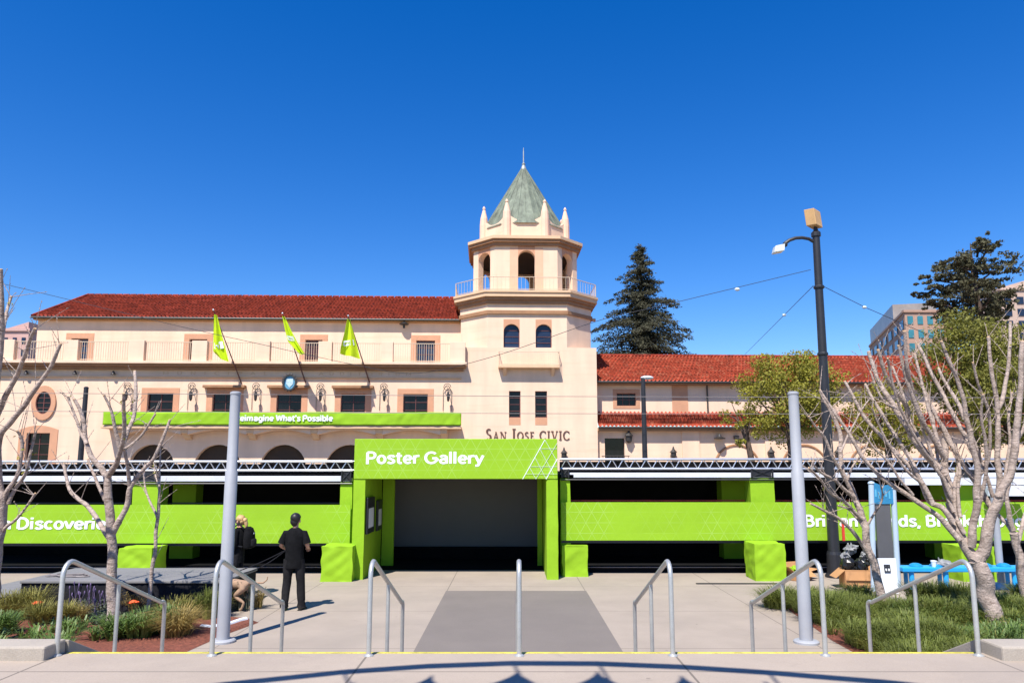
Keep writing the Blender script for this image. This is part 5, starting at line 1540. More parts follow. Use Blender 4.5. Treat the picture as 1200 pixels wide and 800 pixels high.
# the shade canopy behind the camera whose scalloped shadow falls across the landing
HC = 6.6
def castpt(u, v):
    p = G(u, v, LZ); k = (HC - LZ) / -sd.z
    return p - sd * k
can = thing("shade_canopy", "high curved shade canopy over the landing whose scalloped rim shadow shows in the foreground", "canopy", (0, 2, LZ))
arcpx = [(130, 818), (200, 808.5), (280, 800), (400, 787.5), (500, 780.5), (600, 777), (700, 777.5), (800, 781.5), (900, 788), (1040, 799.5), (1120, 808), (1200, 818)]
rim = [castpt(u, v) for u, v in arcpx]
mb = MB()
for a, b in zip(rim, rim[1:]):
    mb.prism([a + Vector((0, -.075, 0)), b + Vector((0, -.075, 0)), b + Vector((0, .075, 0)), a + Vector((0, .075, 0))], (0, 0, .05))
mb.build("rim_band", galv, can)
mb = MB()
tips = [(415, 798), (506, 790), (607, 784.5), (699, 785.5), (797, 790.5), (895, 797)]
for (u, v) in tips:
    a = castpt(u, v); w = .5
    n = 8; pts = [a]
    for i in range(1, n + 1):
        s = i / n; pts.append(a + Vector((-.06 * s * 2 - .55 * s ** 2.2, -.75 * s, 0)))
    pts.append(a + Vector((.30, -.75, 0)))
    pts.append(a + Vector((.03, -.2, 0)))
    mb.prism(pts, (0, 0, .02))
mb.build("sail_fin", galv, can)
y0 = castpt(600, 784).y - .74
MB().box(rim[0].x, rim[-1].x, y0 - 3.2, y0 + .02, HC + .03, HC + .08).build("canopy_sheet", galv, can)
for x in (-9, 9):
    mb = MB(); mb.tube([(x, y0 - 2, LZ), (x, y0 - 2, HC + .2)], .12, 12); mb.build("mast", polem, can)
    MB().tube([(x, y0 - 2, HC + .12), (rim[0].x if x < 0 else rim[-1].x, y0 - 2, HC + .1)], .08, 10).build("arm", polem, can)
for k in (0, 3, 5, 6, 8, 11):
    r = rim[k]; MB().tube([r + Vector((0, 0, .05)), (r.x * .9, y0 - .2, HC + .06)], .015, 6).build("stay", galv, can)

# ------------------------------------------------------------------ people and the dog
def loft(mb, rings, n=18):
    vs = []; fs = []
    for cx, cy, z, rx, ry in rings:
        for k in range(n):
            q = 2 * PI * k / n; vs.append((cx + rx * math.cos(q), cy + ry * math.sin(q), z))
    for i in range(len(rings) - 1):
        for k in range(n): fs.append((i * n + k, i * n + (k + 1) % n, (i + 1) * n + (k + 1) % n, (i + 1) * n + k))
    fs.append(tuple(range(n))[::-1]); e = (len(rings) - 1) * n; fs.append(tuple(range(e, e + n)))
    mb.add(vs, fs); return mb
def hand(J, E, w, d, side, pre, curl):
    """palm, four unequal bent fingers and a thumb, continuing from the wrist joint"""
    w = Vector(w); d = Vector(d).normalized(); up = Vector((0, 0, 1)); s = d.cross(up).normalized() * side
    dn = s.cross(d).normalized() * (1 if s.cross(d).z < 0 else -1)
    palm = w + d * .07
    J[pre + "palm"] = (*palm, (.034, .022)); E.append((pre + "wr", pre + "palm"))
    for k, (off, L) in enumerate(((-.027, .070), (-.009, .080), (.009, .075), (.027, .060))):
        a = palm + d * .03 + s * off; b = a + (d * (1 - curl) + dn * curl).normalized() * L * .5; c = b + (d * (.6 - curl) + dn * 1.0).normalized() * L * .45
        for nm, q, r in (("a", a, .010), ("b", b, .009), ("c", c, .0075)): J[f"{pre}f{k}{nm}"] = (*q, r)
        E += [(pre + "palm", f"{pre}f{k}a"), (f"{pre}f{k}a", f"{pre}f{k}b"), (f"{pre}f{k}b", f"{pre}f{k}c")]
    a = w + d * .035 - s * .035 + dn * .01; b = a + (d * .8 - s * .3 + dn * .4).normalized() * .04
    J[pre + "t0"] = (*a, .012); J[pre + "t1"] = (*b, .010); E += [(pre + "palm", pre + "t0"), (pre + "t0", pre + "t1")]
def person(loc, rot, H, lab, arms, legs, hair, tee_m, leg_m, long_sleeve, female, hemz, turn=0.0):
    k = H / 1.76
    t = thing("person", lab, "person", loc, rot, None, local=True); t.scale = (k, k, k)
    J = {"pel": (0, 0, .94, .115), "spi": (0, 0, 1.12, .105), "che": (0, -.01, 1.33, .125), "nb": (0, -.015, 1.47, .06), "nk": (0, 0, 1.535, .052),
         "hd": (turn * .01, .012, 1.615, .078), "top": (0, .0, 1.70, .082), "nose": (math.sin(turn) * .105, math.cos(turn) * .105, 1.625, .014), "chin": (math.sin(turn) * .06, math.cos(turn) * .07, 1.565, .035)}
    E = [("pel", "spi"), ("spi", "che"), ("che", "nb"), ("nb", "nk"), ("nk", "hd"), ("hd", "top"), ("hd", "nose"), ("hd", "chin")]
    for sd_, pre in ((-1, "L"), (1, "R")):
        sh, el, wr = arms[pre]
        J[pre + "sh"] = (*sh, .055); J[pre + "el"] = (*el, .042); J[pre + "wr"] = (*wr, (.028, .024))
        E += [("che", pre + "sh"), (pre + "sh", pre + "el"), (pre + "el", pre + "wr")]
        hand(J, E, wr, Vector(wr) - Vector(el), sd_, pre, .55)
        hp, kn, an = legs[pre]
        J[pre + "hp"] = (*hp, .085); J[pre + "kn"] = (*kn, .058); J[pre + "an"] = (*an, .042)
        J[pre + "to"] = (an[0] + sd_ * .03, an[1] + .15, .04, .032)
        E += [("pel", pre + "hp"), (pre + "hp", pre + "kn"), (pre + "kn", pre + "an"), (pre + "an", pre + "to")]
    skinned("body", J, E, skin, t, 2, "pel")
    sw = .9 if female else 1.0
    mb = MB()
    loft(mb, [(0, 0, hemz, .182 * sw, .128), (0, 0, hemz + .12, .180 * sw, .13), (0, -.005, 1.05, .168 * sw, .122), (0, -.01, 1.2, .182 * sw, .13), (0, -.012, 1.33, .194 * sw, .132), (0, -.015, 1.40, .182 * sw, .118), (0, -.015, 1.45, .145 * sw, .098), (0, -.015, 1.485, .10 * sw, .078), (0, -.01, 1.505, .072, .066)], 22)
    for pre in "LR":
        sh, el, wr = [Vector(q) for q in arms[pre]]
        end = wr.lerp(el, .08) if long_sleeve else sh.lerp(el, .82)
        pts = [Vector((sh.x * .55, sh.y, sh.z + .005)), sh, sh.lerp(el, .5), el, end] if long_sleeve else [Vector((sh.x * .55, sh.y, sh.z + .005)), sh, sh.lerp(el, .45), end]
        mb.tube(pts, [.075, .075, .064, .056, .042] if long_sleeve else [.06, .068, .072, .078], 12)
    for i, v in enumerate(mb.v):
        v = Vector(v); n_ = noise.noise(Vector((v.x * 7, v.y * 7, v.z * 5.0))) * .012 + noise.noise(Vector((v.x * 16, v.y * 12, v.z * 9 + 4))) * .006
        d = Vector((v.x, v.y, 0)); d = d.normalized() if d.length > 1e-4 else d
        mb.v[i] = tuple(v + d * n_)
    mb.build("jacket" if long_sleeve else "tshirt", tee_m, t, smooth=True)
    mb = MB()
    loft(mb, [(0, 0, .80, .165 * sw, .115), (0, 0, .92, .166 * sw, .118), (0, 0, 1.0, .158 * sw, .112)], 18)
    for pre in "LR":
        hp, kn, an = [Vector(q) for q in legs[pre]]
        pts = [hp + Vector((0, 0, .02)), hp.lerp(kn, .35), hp.lerp(kn, .75), kn, kn.lerp(an, .4), kn.lerp(an, .75), an + Vector((0, 0, .06)), an + Vector((0, .01, -.02))]
        mb.tube(pts, [.098, .095, .08, .076, .074, .068, .072, .076], 14)
    for i, v in enumerate(mb.v):
        v = Vector(v); n_ = noise.noise(Vector((v.x * 9, v.y * 9, v.z * 11))) * .014
        mb.v[i] = tuple(v + Vector((n_, n_ * .8, 0)))
    mb.build("trousers", leg_m, t, smooth=True)
    for pre, s in (("L", -1), ("R", 1)):
        an = Vector(legs[pre][2]); mb = MB()
        for q in range(1):
            d = Vector((s * .12, 1, 0)).normalized()
            rings = []
            pts = [(an - d * .075).to_tuple(), (an - d * .03).to_tuple(), (an + d * .05).to_tuple(), (an + d * .13).to_tuple(), (an + d * .19).to_tuple()]
            mb.tube([(x, y, zz) for (x, y, _), zz in zip(pts, (.055, .06, .05, .04, .03))], [.035, .052, .05, .044, .022], 12)
        o = mb.build("shoe", shoe, t, smooth=True)
        mb = MB(); mb.tube([(an.x - d.x * .08, an.y - d.y * .08, .011), (an.x + d.x * .19, an.y + d.y * .19, .011)], [.04, .045], 10)
        mb.v = [(x, y, max(.001, min(z, .022))) for x, y, z in mb.v]
        mb.build("sole", shoe, o)
    ct, st = math.cos(turn), math.sin(turn)
    def hr(x, y, z): return (x * ct + y * st, -x * st + y * ct, z)
    for s in (-1, 1):
        MB().ball(hr(s * .086, .005, 1.625), .014, .02, .03, 8).build("ear", skin, t, smooth=True)
        MB().ball(hr(s * .032, .082, 1.655), .012, n=8).build("eye", boardw, t, smooth=True)
    hair(t, hr)
    return t
def hair_short(t, hr):
    mb = MB(); mb.ball(hr(0, -.012, 1.685), .098, .108, .098, 16, .12); mb.ball(hr(0, -.05, 1.62), .078, .055, .09, 12, .15)
    mb.build("hair", hairb, t, smooth=True)
def hair_tied(t, hr):
    mb = MB(); mb.ball(hr(0, -.02, 1.69), .098, .105, .095, 16, .15); mb.ball(hr(0, -.07, 1.635), .075, .05, .085, 12, .2)
    mb.ball(hr(0, -.135, 1.66), .055, .055, .06, 12, .3)
    mb.tube([hr(0, -.13, 1.66), hr(0, -.17, 1.58), hr(.01, -.16, 1.47)], [.045, .045, .02], 10)
    mb.build("hair", hairy, t, smooth=True)
    mb = MB(); mb.tube([hr(.09 * math.sin(a), .088 * math.cos(a) + .008, 1.655) for a in [(-1.5 + 3.0 * i / 12) for i in range(13)]], .017, 8)
    mb.build("sunglasses", blackp, t, smooth=True)
mp = G(342.5, 714.5)
man = person((mp.x, mp.y, 0), 0.0, 1.785, "person in black t-shirt and dark trousers seen from behind, holding two leashes",
    {"L": ((-.178, -.01, 1.395), (-.255, -.03, 1.17), (-.225, .16, 1.105)), "R": ((.178, -.01, 1.395), (.245, -.03, 1.17), (.20, .19, 1.12))},
    {"L": ((-.095, 0, .90), (-.125, .02, .50), (-.145, -.03, .085)), "R": ((.095, 0, .90), (.13, .03, .50), (.155, .02, .085))},
    hair_short, cloth, trous, False, False, .77, .25)
wd = 16.0; wx = P(279.5, 640, wd).x; wh = P(279, 604, wd).z
wom = person((wx, wd, 0), R(82), wh + .0, "person with tied blond hair and sunglasses in black, standing behind the stage facing sideways",
    {"L": ((-.165, 0, 1.42), (-.20, -.02, 1.14), (-.19, .10, .90)), "R": ((.165, 0, 1.42), (.20, -.01, 1.14), (.19, .06, .88))},
    {"L": ((-.085, 0, .90), (-.09, .03, .50), (-.09, -.02, .085)), "R": ((.085, 0, .90), (.09, .0, .50), (.09, -.08, .085))},
    hair_tied, cloth, trous, True, True, .74, .1)
# backpack on the second person
t = thing("backpack", "black backpack worn by the blond person behind the stage", "backpack", (wx, wd, 0), R(82), None, local=True)
mb = MB(); loft(mb, [(0, -.22, .98, .10, .06), (0, -.23, 1.0, .15, .10), (0, -.235, 1.12, .165, .115), (0, -.23, 1.3, .155, .10), (0, -.215, 1.4, .12, .075), (0, -.205, 1.43, .06, .04)], 16)
for i, v in enumerate(mb.v):
    n_ = noise.noise(Vector(v) * 9) * .014; mb.v[i] = (v[0] + n_, v[1] + n_, v[2])
bpk = mb.build("pack_body", cloth, t, smooth=True)
mb = MB(); loft(mb, [(0, -.325, 1.02, .08, .03), (0, -.335, 1.05, .11, .045), (0, -.335, 1.16, .105, .04), (0, -.325, 1.19, .07, .025)], 14); mb.build("front_pocket", trous, t, smooth=True)
for s in (-1, 1): MB().tube([(s * .09, -.15, 1.40), (s * .11, -.04, 1.49), (s * .12, .10, 1.40), (s * .13, .13, 1.2), (s * .15, -.02, 1.05), (s * .12, -.15, 1.02)], .017, 6).build("shoulder_strap", skirtm, t, smooth=True)
MB().box(-.03, .03, -.345, -.335, 1.28, 1.31).build("reflective_patch", polem, t)
# dog
dp = G(270, 715.5)
dog = thing("dog", "tan short-haired dog in a black harness on the leash, beside the stage end", "dog", (dp.x, dp.y, 0), R(84), None, local=True); dog.scale = (.93, .93, .93)
J = {"mid": (0, 0, .53, .115), "hips": (0, -.27, .53, .105), "chest": (0, .26, .52, .135), "neck": (0, .40, .47, .08), "head": (0, .47, .34, .078), "muz": (0, .52, .25, .048), "nose": (0, .55, .19, .034),
     "earL": (-.085, .44, .38, .022), "earR": (.085, .44, .38, .022), "t1": (0, -.38, .58, .032), "t2": (0, -.52, .56, .022), "t3": (0, -.66, .56, .018), "t4": (0, -.74, .62, .014), "t5": (0, -.75, .69, .009)}
E = [("mid", "hips"), ("mid", "chest"), ("chest", "neck"), ("neck", "head"), ("head", "muz"), ("muz", "nose"), ("head", "earL"), ("head", "earR"), ("hips", "t1"), ("t1", "t2"), ("t2", "t3"), ("t3", "t4"), ("t4", "t5")]
for s, p in ((-1, "L"), (1, "R")):
    o_ = .05 * s
    J[p + "sh"] = (s * .085, .27, .42, .058); J[p + "el"] = (s * .09, .23 + o_, .29, .04); J[p + "wr"] = (s * .09, .25 + o_, .13, .028); J[p + "pw"] = (s * .09, .30 + o_, .03, .030)
    J[p + "hp"] = (s * .09, -.27, .43, .08); J[p + "kn"] = (s * .10, -.16 - o_, .31, .05); J[p + "hk"] = (s * .095, -.37 - o_, .18, .028); J[p + "hw"] = (s * .095, -.33 - o_, .07, .026); J[p + "hf"] = (s * .095, -.28 - o_, .03, .03)
    E += [("chest", p + "sh"), (p + "sh", p + "el"), (p + "el", p + "wr"), (p + "wr", p + "pw"), ("hips", p + "hp"), (p + "hp", p + "kn"), (p + "kn", p + "hk"), (p + "hk", p + "hw"), (p + "hw", p + "hf")]
skinned("body", J, E, fur, dog, 2, "mid")
mb = MB()
for y, r in ((.12, .145), (.34, .135)): mb.tube([(r * math.cos(q) * .98, y + .03 * math.sin(q), .525 + r * math.sin(q)) for q in [2 * PI * i / 18 for i in range(19)]], .02, 6)
mb.tube([(0, .36, .665), (0, .22, .68), (0, .10, .675)], [.03, .06, .03], 8)
mb.build("harness", skirtm, dog, smooth=True)
MB().ball((0, .562, .165), .02, n=8).build("nose", blackp, dog, smooth=True)
for s in (-1, 1): MB().ball((s * .05, .53, .33), .011, n=8).build("eye", blackp, dog, smooth=True)
# the leashes from the hand to the harness
hx = man.location + Vector((-.22, .24, 1.09))
for k, (e, lab) in enumerate((((.06, -.02, .68), "black leash running from the hand to the dog harness, the upper strand"), ((.16, .05, .66), "black leash running from the hand to the dog harness, the lower strand"))):
    q = Vector((dp.x, dp.y, 0)) + Vector((-.10 + e[0] * 1.2, e[1], e[2]))
    mb = MB(); mb.tube([hx.lerp(q, s / 10) - Vector((0, 0, (.03 + .05 * k) * math.sin(PI * s / 10))) for s in range(11)], .010, 6)
    mb.build("dog_leash", skirtm, loc=hx, label=lab, category=None, group="leashes held by the person in the t-shirt")["category"] = "leash"
# ------------------------------------------------------------------ the bare pollarded trees
def smooth_pts(pts, per=5):
    out = []
    for i in range(len(pts) - 1):
        a, b, c, d = pts[max(i - 1, 0)], pts[i], pts[i + 1], pts[min(i + 2, len(pts) - 1)]
        for k in range(per):
            t = k / per
            out.append(0.5 * ((2 * b) + (c - a) * t + (2 * a - 5 * b + 4 * c - d) * t ** 2 + (3 * b - a - 3 * c + d) * t ** 3))
    out.append(pts[-1]); return out
def limb(root, name, px, D0, D1, r0, r1, seed, twigs=0, cut=True, buds=0):
    """a tapered limb along picture points whose distance runs from D0 to D1; radii in picture pixels"""
    rnd = random.Random(seed)
    n = len(px)
    pts = [P(u, v, D0 + (D1 - D0) * i / (n - 1)) for i, (u, v) in enumerate(px)]
    pts = smooth_pts(pts)
    m = len(pts); rad = []
    for i, p in enumerate(pts):
        s = i / (m - 1)
        r = (r0 + (r1 - r0) * s ** .85) * .69 * p.y / FPX
        r *= 1 + .10 * noise.noise(p * 5 + Vector((seed, 0, 0)))
        rad.append(r)
        if 0 < i < m - 1: pts[i] = p + Vector((noise.noise(p * 3), noise.noise(p * 3 + Vector((9, 0, 0))), noise.noise(p * 3 + Vector((0, 9, 0))))) * r * .5
    mb = MB(); mb.tube(pts, rad, 10)
    for k in range(int(twigs * 1.8)):
        i = rnd.randrange(m // 3, m); p = pts[i]
        d = Vector((rnd.uniform(-1, 1), rnd.uniform(-.6, .6), rnd.uniform(.1, 1.3))).normalized()
        L = rnd.uniform(.1, .62); q = p + d * L * .5 + Vector((0, 0, .03)); e = p + d * L + Vector((0, 0, .10 * rnd.random()))
        mb.tube([p, q, e], [.007, .005, .003], 4)
        for j in range(2):
            w = q.lerp(e, rnd.random()); mb.ball(w + Vector((.005, 0, .005)), .010, n=5)
    for k in range(3 if cut else 0):       # knuckles where old shoots were cut
        i = rnd.randrange(1, m - 1); mb.ball(pts[i] + Vector((rnd.uniform(-1, 1), rnd.uniform(-1, 1), 0)) * rad[i] * .5, rad[i] * .8, n=8, jit=.4)
    o = mb.build(name, bark, root, smooth=True)
    if cut:
        d = (pts[-1] - pts[-2]).normalized()
        MB().tube([pts[-1] - d * .01, pts[-1] + d * .012], [rad[-1] * 1.02, rad[-1] * .85], 10).build("cut_end", cutwood, o)
    if buds:
        lf = MB()
        for k in range(buds):
            i = rnd.randrange(m // 3, m); c = pts[i] + Vector((rnd.uniform(-.08, .08), rnd.uniform(-.08, .08), rnd.uniform(-.03, .1)))
            for j in range(5):
                a = Vector((rnd.gauss(0, 1), rnd.gauss(0, 1), rnd.gauss(0, 1))).normalized(); b = a.cross(Vector((rnd.gauss(0, 1), 1, rnd.gauss(0, 1)))).normalized()
                q = c + a * rnd.uniform(0, .04); s_ = rnd.uniform(.012, .028)
                lf.quad(q - b * s_ * .5, q + a * s_, q + b * s_ * .5, q - a * s_)
        lf.build("young_leaves", leafy, o)
    return o
def bare_tree(lab, base, limbs, D, seed, grp="pruned bare trees in the beds"):
    p = P(*base, D); t = thing("bare_tree", lab, "tree", (p.x, D, 0), group=grp)
    rnd = random.Random(seed)
    for k, (px, r0, r1, tw) in enumerate(limbs):
        nm = "trunk" if k == 0 else "branch"
        drift = 0 if k == 0 else rnd.uniform(-.9, .9) * (1.0 if len(px) > 4 else .5)
        limb(t, nm, px, D, D + drift, r0, r1, seed * 31 + k, tw, cut=k > 0, buds=(3 if rnd.random() < .5 and k else 0))
    return t
bare_tree("slim pale bare tree standing in the bed before the stage", (131, 728),
  [([(131, 733), (130, 700), (129, 660), (131, 628), (129, 595), (126, 575), (125, 559)], 8.5, 6.2, 0),
   ([(125, 560), (117, 548), (108, 537), (101, 518), (98, 498), (93, 480), (87, 468)], 5.5, 2.6, 5),
   ([(102, 520), (95, 508), (91, 497), (85, 480), (80, 465)], 3.0, 1.8, 3),
   ([(125, 560), (134, 547), (140, 533), (143, 520), (145, 500), (145, 480), (145, 461)], 5.2, 2.6, 4),
   ([(143, 524), (150, 505), (157, 485), (159, 460), (158, 435)], 3.6, 2.6, 4),
   ([(141, 530), (135, 503), (130, 480), (122, 463)], 3.2, 2.0, 3),
   ([(144, 527), (155, 520), (166, 510), (174, 498), (182, 485)], 2.6, 1.6, 3),
   ([(131, 628), (141, 608), (149, 590), (152, 572), (160, 560), (172, 546), (182, 535), (191, 512), (199, 492)], 5.5, 2.2, 5),
   ([(152, 574), (151, 556), (149, 542), (146, 527)], 3.6, 2.4, 2),
   ([(128, 630), (117, 612), (104, 594), (92, 585), (82, 574), (78, 560), (75, 543)], 4.6, 2.2, 4),
   ([(123, 586), (114, 566), (108, 552), (103, 538)], 3.0, 2.0, 2)], 12.8, 3)
bare_tree("thin crooked bare sapling in front of the stage skirt", (174, 716),
  [([(174, 718), (176, 695), (178, 670), (182, 640), (184, 612), (186, 590)], 3.6, 2.6, 3), ([(186, 590), (187, 565), (188, 528)], 2.5, 1.2, 4), ([(184, 606), (176, 588), (170, 570), (168, 548)], 2.2, 1.3, 4), ([(187, 570), (182, 556), (180, 540)], 1.4, .9, 2)], 13.6, 5)
bare_tree("bare tree half cut off by the frame edge near the far planter kerb", (-14, 730),
  [([(-16, 745), (-10, 690), (-5, 640), (2, 600), (4, 575)], 12, 9, 0),
   ([(3, 585), (-4, 540), (0, 511), (13, 494), (28, 475), (39, 459), (52, 441), (60, 428), (71, 403)], 6.0, 2.8, 6),
   ([(-6, 500), (0, 476), (16, 447), (23, 432), (29, 417), (35, 400), (41, 385)], 5.2, 2.6, 6),
   ([(2, 600), (8, 576), (20, 556), (26, 525), (24, 512), (20, 505)], 4.0, 2.0, 4),
   ([(10, 590), (18, 572), (30, 553), (36, 530), (42, 505)], 3.6, 1.8, 4),
   ([(-2, 630), (8, 616), (20, 607), (32, 592), (41, 578)], 3.2, 1.6, 4),
   ([(-8, 660), (-12, 560), (-6, 470), (1, 400), (2, 360), (1, 316)], 6.5, 3.4, 3),
   ([(2, 395), (7, 370), (13, 348)], 3.0, 2.2, 5)], 11.6, 7)
bare_tree("big forked bare tree with many pruned rods behind the planted end handrail", (1165, 730),
  [([(1166, 738), (1161, 715), (1156, 694), (1150, 670), (1143, 655)], 15.5, 12, 0),
   ([(1146, 662), (1138, 648), (1129, 636), (1120, 618), (1115, 596), (1113, 576), (1108, 556), (1107, 535), (1108, 512)], 9.5, 5.0, 3),
   ([(1109, 556), (1092, 540), (1072, 516), (1060, 494), (1050, 479), (1040, 464), (1033, 452), (1027, 440), (1018, 412)], 7.0, 3.0, 8),
   ([(1062, 498), (1063, 480), (1056, 466), (1044, 450), (1036, 434), (1029, 410)], 4.4, 2.8, 5),
   ([(1108, 540), (1100, 524), (1088, 504), (1078, 488), (1068, 462), (1060, 436), (1053, 405)], 4.8, 2.7, 6),
   ([(1082, 494), (1072, 472), (1068, 452), (1063, 430), (1060, 388)], 4.2, 2.8, 5),
   ([(1143, 658), (1152, 645), (1157, 626), (1162, 604), (1170, 588), (1177, 570), (1184, 554), (1190, 520), (1194, 480), (1196, 440), (1198, 400)], 11, 3.6, 5),
   ([(1172, 585), (1171, 560), (1169, 535), (1169, 505), (1169, 478), (1164, 450), (1161, 425), (1158, 395)], 5.5, 2.6, 5),
   ([(1169, 480), (1175, 466), (1180, 440), (1183, 410), (1184, 378)], 4.0, 2.4, 4),
   ([(1138, 640), (1138, 626), (1143, 605), (1144, 584), (1146, 560), (1144, 540), (1138, 518), (1134, 495), (1130, 470), (1121, 442), (1112, 422), (1103, 400)], 7.0, 2.6, 6),
   ([(1140, 528), (1130, 508), (1113, 479), (1104, 460), (1092, 438), (1084, 420), (1076, 404)], 4.2, 2.4, 5),
   ([(1131, 492), (1122, 472), (1114, 458), (1106, 445), (1100, 432)], 3.4, 2.2, 3),
   ([(1124, 632), (1112, 618), (1096, 602), (1073, 586), (1046, 568), (1027, 553), (1009, 532), (994, 505), (982, 489), (972, 474), (961, 457)], 5.4, 1.8, 8),
   ([(1118, 612), (1103, 594), (1088, 586), (1078, 562), (1064, 545), (1050, 530), (1032, 510), (1014, 490), (1002, 468), (990, 447)], 5.0, 2.2, 7),
   ([(1094, 592), (1078, 560), (1062, 530), (1047, 507), (1032, 483), (1022, 466), (1014, 450)], 4.2, 2.0, 5),
   ([(1162, 594), (1150, 574), (1138, 558), (1122, 534), (1110, 512), (1098, 488), (1090, 474), (1084, 459)], 5.0, 2.2, 5),
   ([(1164, 582), (1152, 545), (1145, 525), (1138, 506)], 3.2, 1.8, 4),
   ([(1116, 585), (1106, 562), (1096, 545), (1088, 520), (1082, 505), (1080, 495)], 3.6, 2.0, 4),
   ([(1100, 548), (1084, 530), (1066, 500), (1052, 470), (1044, 440), (1040, 420)], 3.0, 2.0, 5),
   ([(1090, 538), (1076, 512), (1066, 490), (1058, 462), (1046, 430)], 2.8, 1.8, 4),
   ([(1104, 530), (1094, 500), (1086, 470), (1078, 440), (1072, 415)], 3.2, 2.0, 5),
   ([(1118, 600), (1108, 575), (1100, 545), (1096, 515), (1094, 490), (1088, 462)], 3.4, 1.8, 5),
   ([(1126, 606), (1122, 575), (1124, 548), (1116, 520), (1104, 495)], 3.2, 1.8, 4),
   ([(1144, 600), (1152, 575), (1156, 545), (1154, 515), (1150, 485), (1152, 462)], 3.4, 1.9, 5),
   ([(1175, 575), (1180, 545), (1184, 515), (1182, 490), (1186, 460)], 3.4, 1.9, 5),
   ([(1070, 580), (1054, 560), (1040, 540), (1024, 524), (1008, 500)], 2.4, 1.4, 5),
   ([(1080, 566), (1060, 548), (1042, 522), (1030, 498), (1022, 478)], 2.6, 1.5, 5),
   ([(1048, 478), (1036, 470), (1026, 452), (1020, 436)], 2.4, 1.6, 3),
   ([(1146, 560), (1158, 540), (1160, 510), (1158, 480), (1146, 450), (1140, 425)], 3.2, 1.8, 4),
   ([(1190, 520), (1200, 500), (1204, 470), (1208, 440)], 3.0, 2.0, 3),
   ([(1130, 625), (1120, 600), (1118, 570), (1122, 545), (1120, 520)], 3.8, 2.2, 4)], 12.67, 13)
bare_tree("slanting bare tree rising beside the kiosk and cardboard box", (1037, 712),
  [([(1040, 722), (1034, 697), (1029, 676), (1023, 655), (1018, 640), (1014, 618)], 7.5, 5.8, 0),
   ([(1015, 620), (1010, 600), (1003, 588), (996, 568), (987, 552), (985, 530), (984, 508), (975, 484), (967, 470), (961, 458)], 6.0, 2.4, 7),
   ([(1020, 652), (1008, 634), (997, 620), (982, 607), (968, 599), (950, 590)], 3.8, 1.8, 5),
   ([(1016, 622), (1004, 606), (994, 596), (982, 592)], 2.8, 1.6, 4),
   ([(1010, 608), (990, 588), (973, 577), (960, 560), (948, 548)], 3.2, 1.6, 5),
   ([(1017, 614), (1026, 600), (1032, 590), (1034, 578), (1028, 556)], 2.2, 1.2, 4),
   ([(1001, 584), (990, 574), (978, 562), (962, 553), (950, 540)], 3.6, 1.6, 5),
   ([(997, 575), (986, 552), (976, 535), (966, 512), (956, 500), (948, 488)], 3.4, 1.6, 5),
   ([(993, 562), (1000, 545), (1012, 530), (1022, 505)], 2.0, 1.0, 4),
   ([(985, 530), (996, 505), (1010, 480), (1020, 466)], 2.0, .9, 4)], 14.1, 17)
bare_tree("bare tree cut off by the frame edge behind the blue bench end", (1208, 715),
  [([(1210, 725), (1203, 700), (1198, 676), (1194, 650), (1188, 624)], 8.5, 6, 0), ([(1188, 626), (1181, 614), (1172, 606), (1160, 590), (1150, 574)], 4.2, 2.0, 3), ([(1188, 622), (1182, 602), (1180, 580), (1186, 550), (1190, 520)], 4.5, 2.2, 3), ([(1192, 640), (1200, 610), (1212, 570)], 4, 2.4, 2)], 14.6, 19)

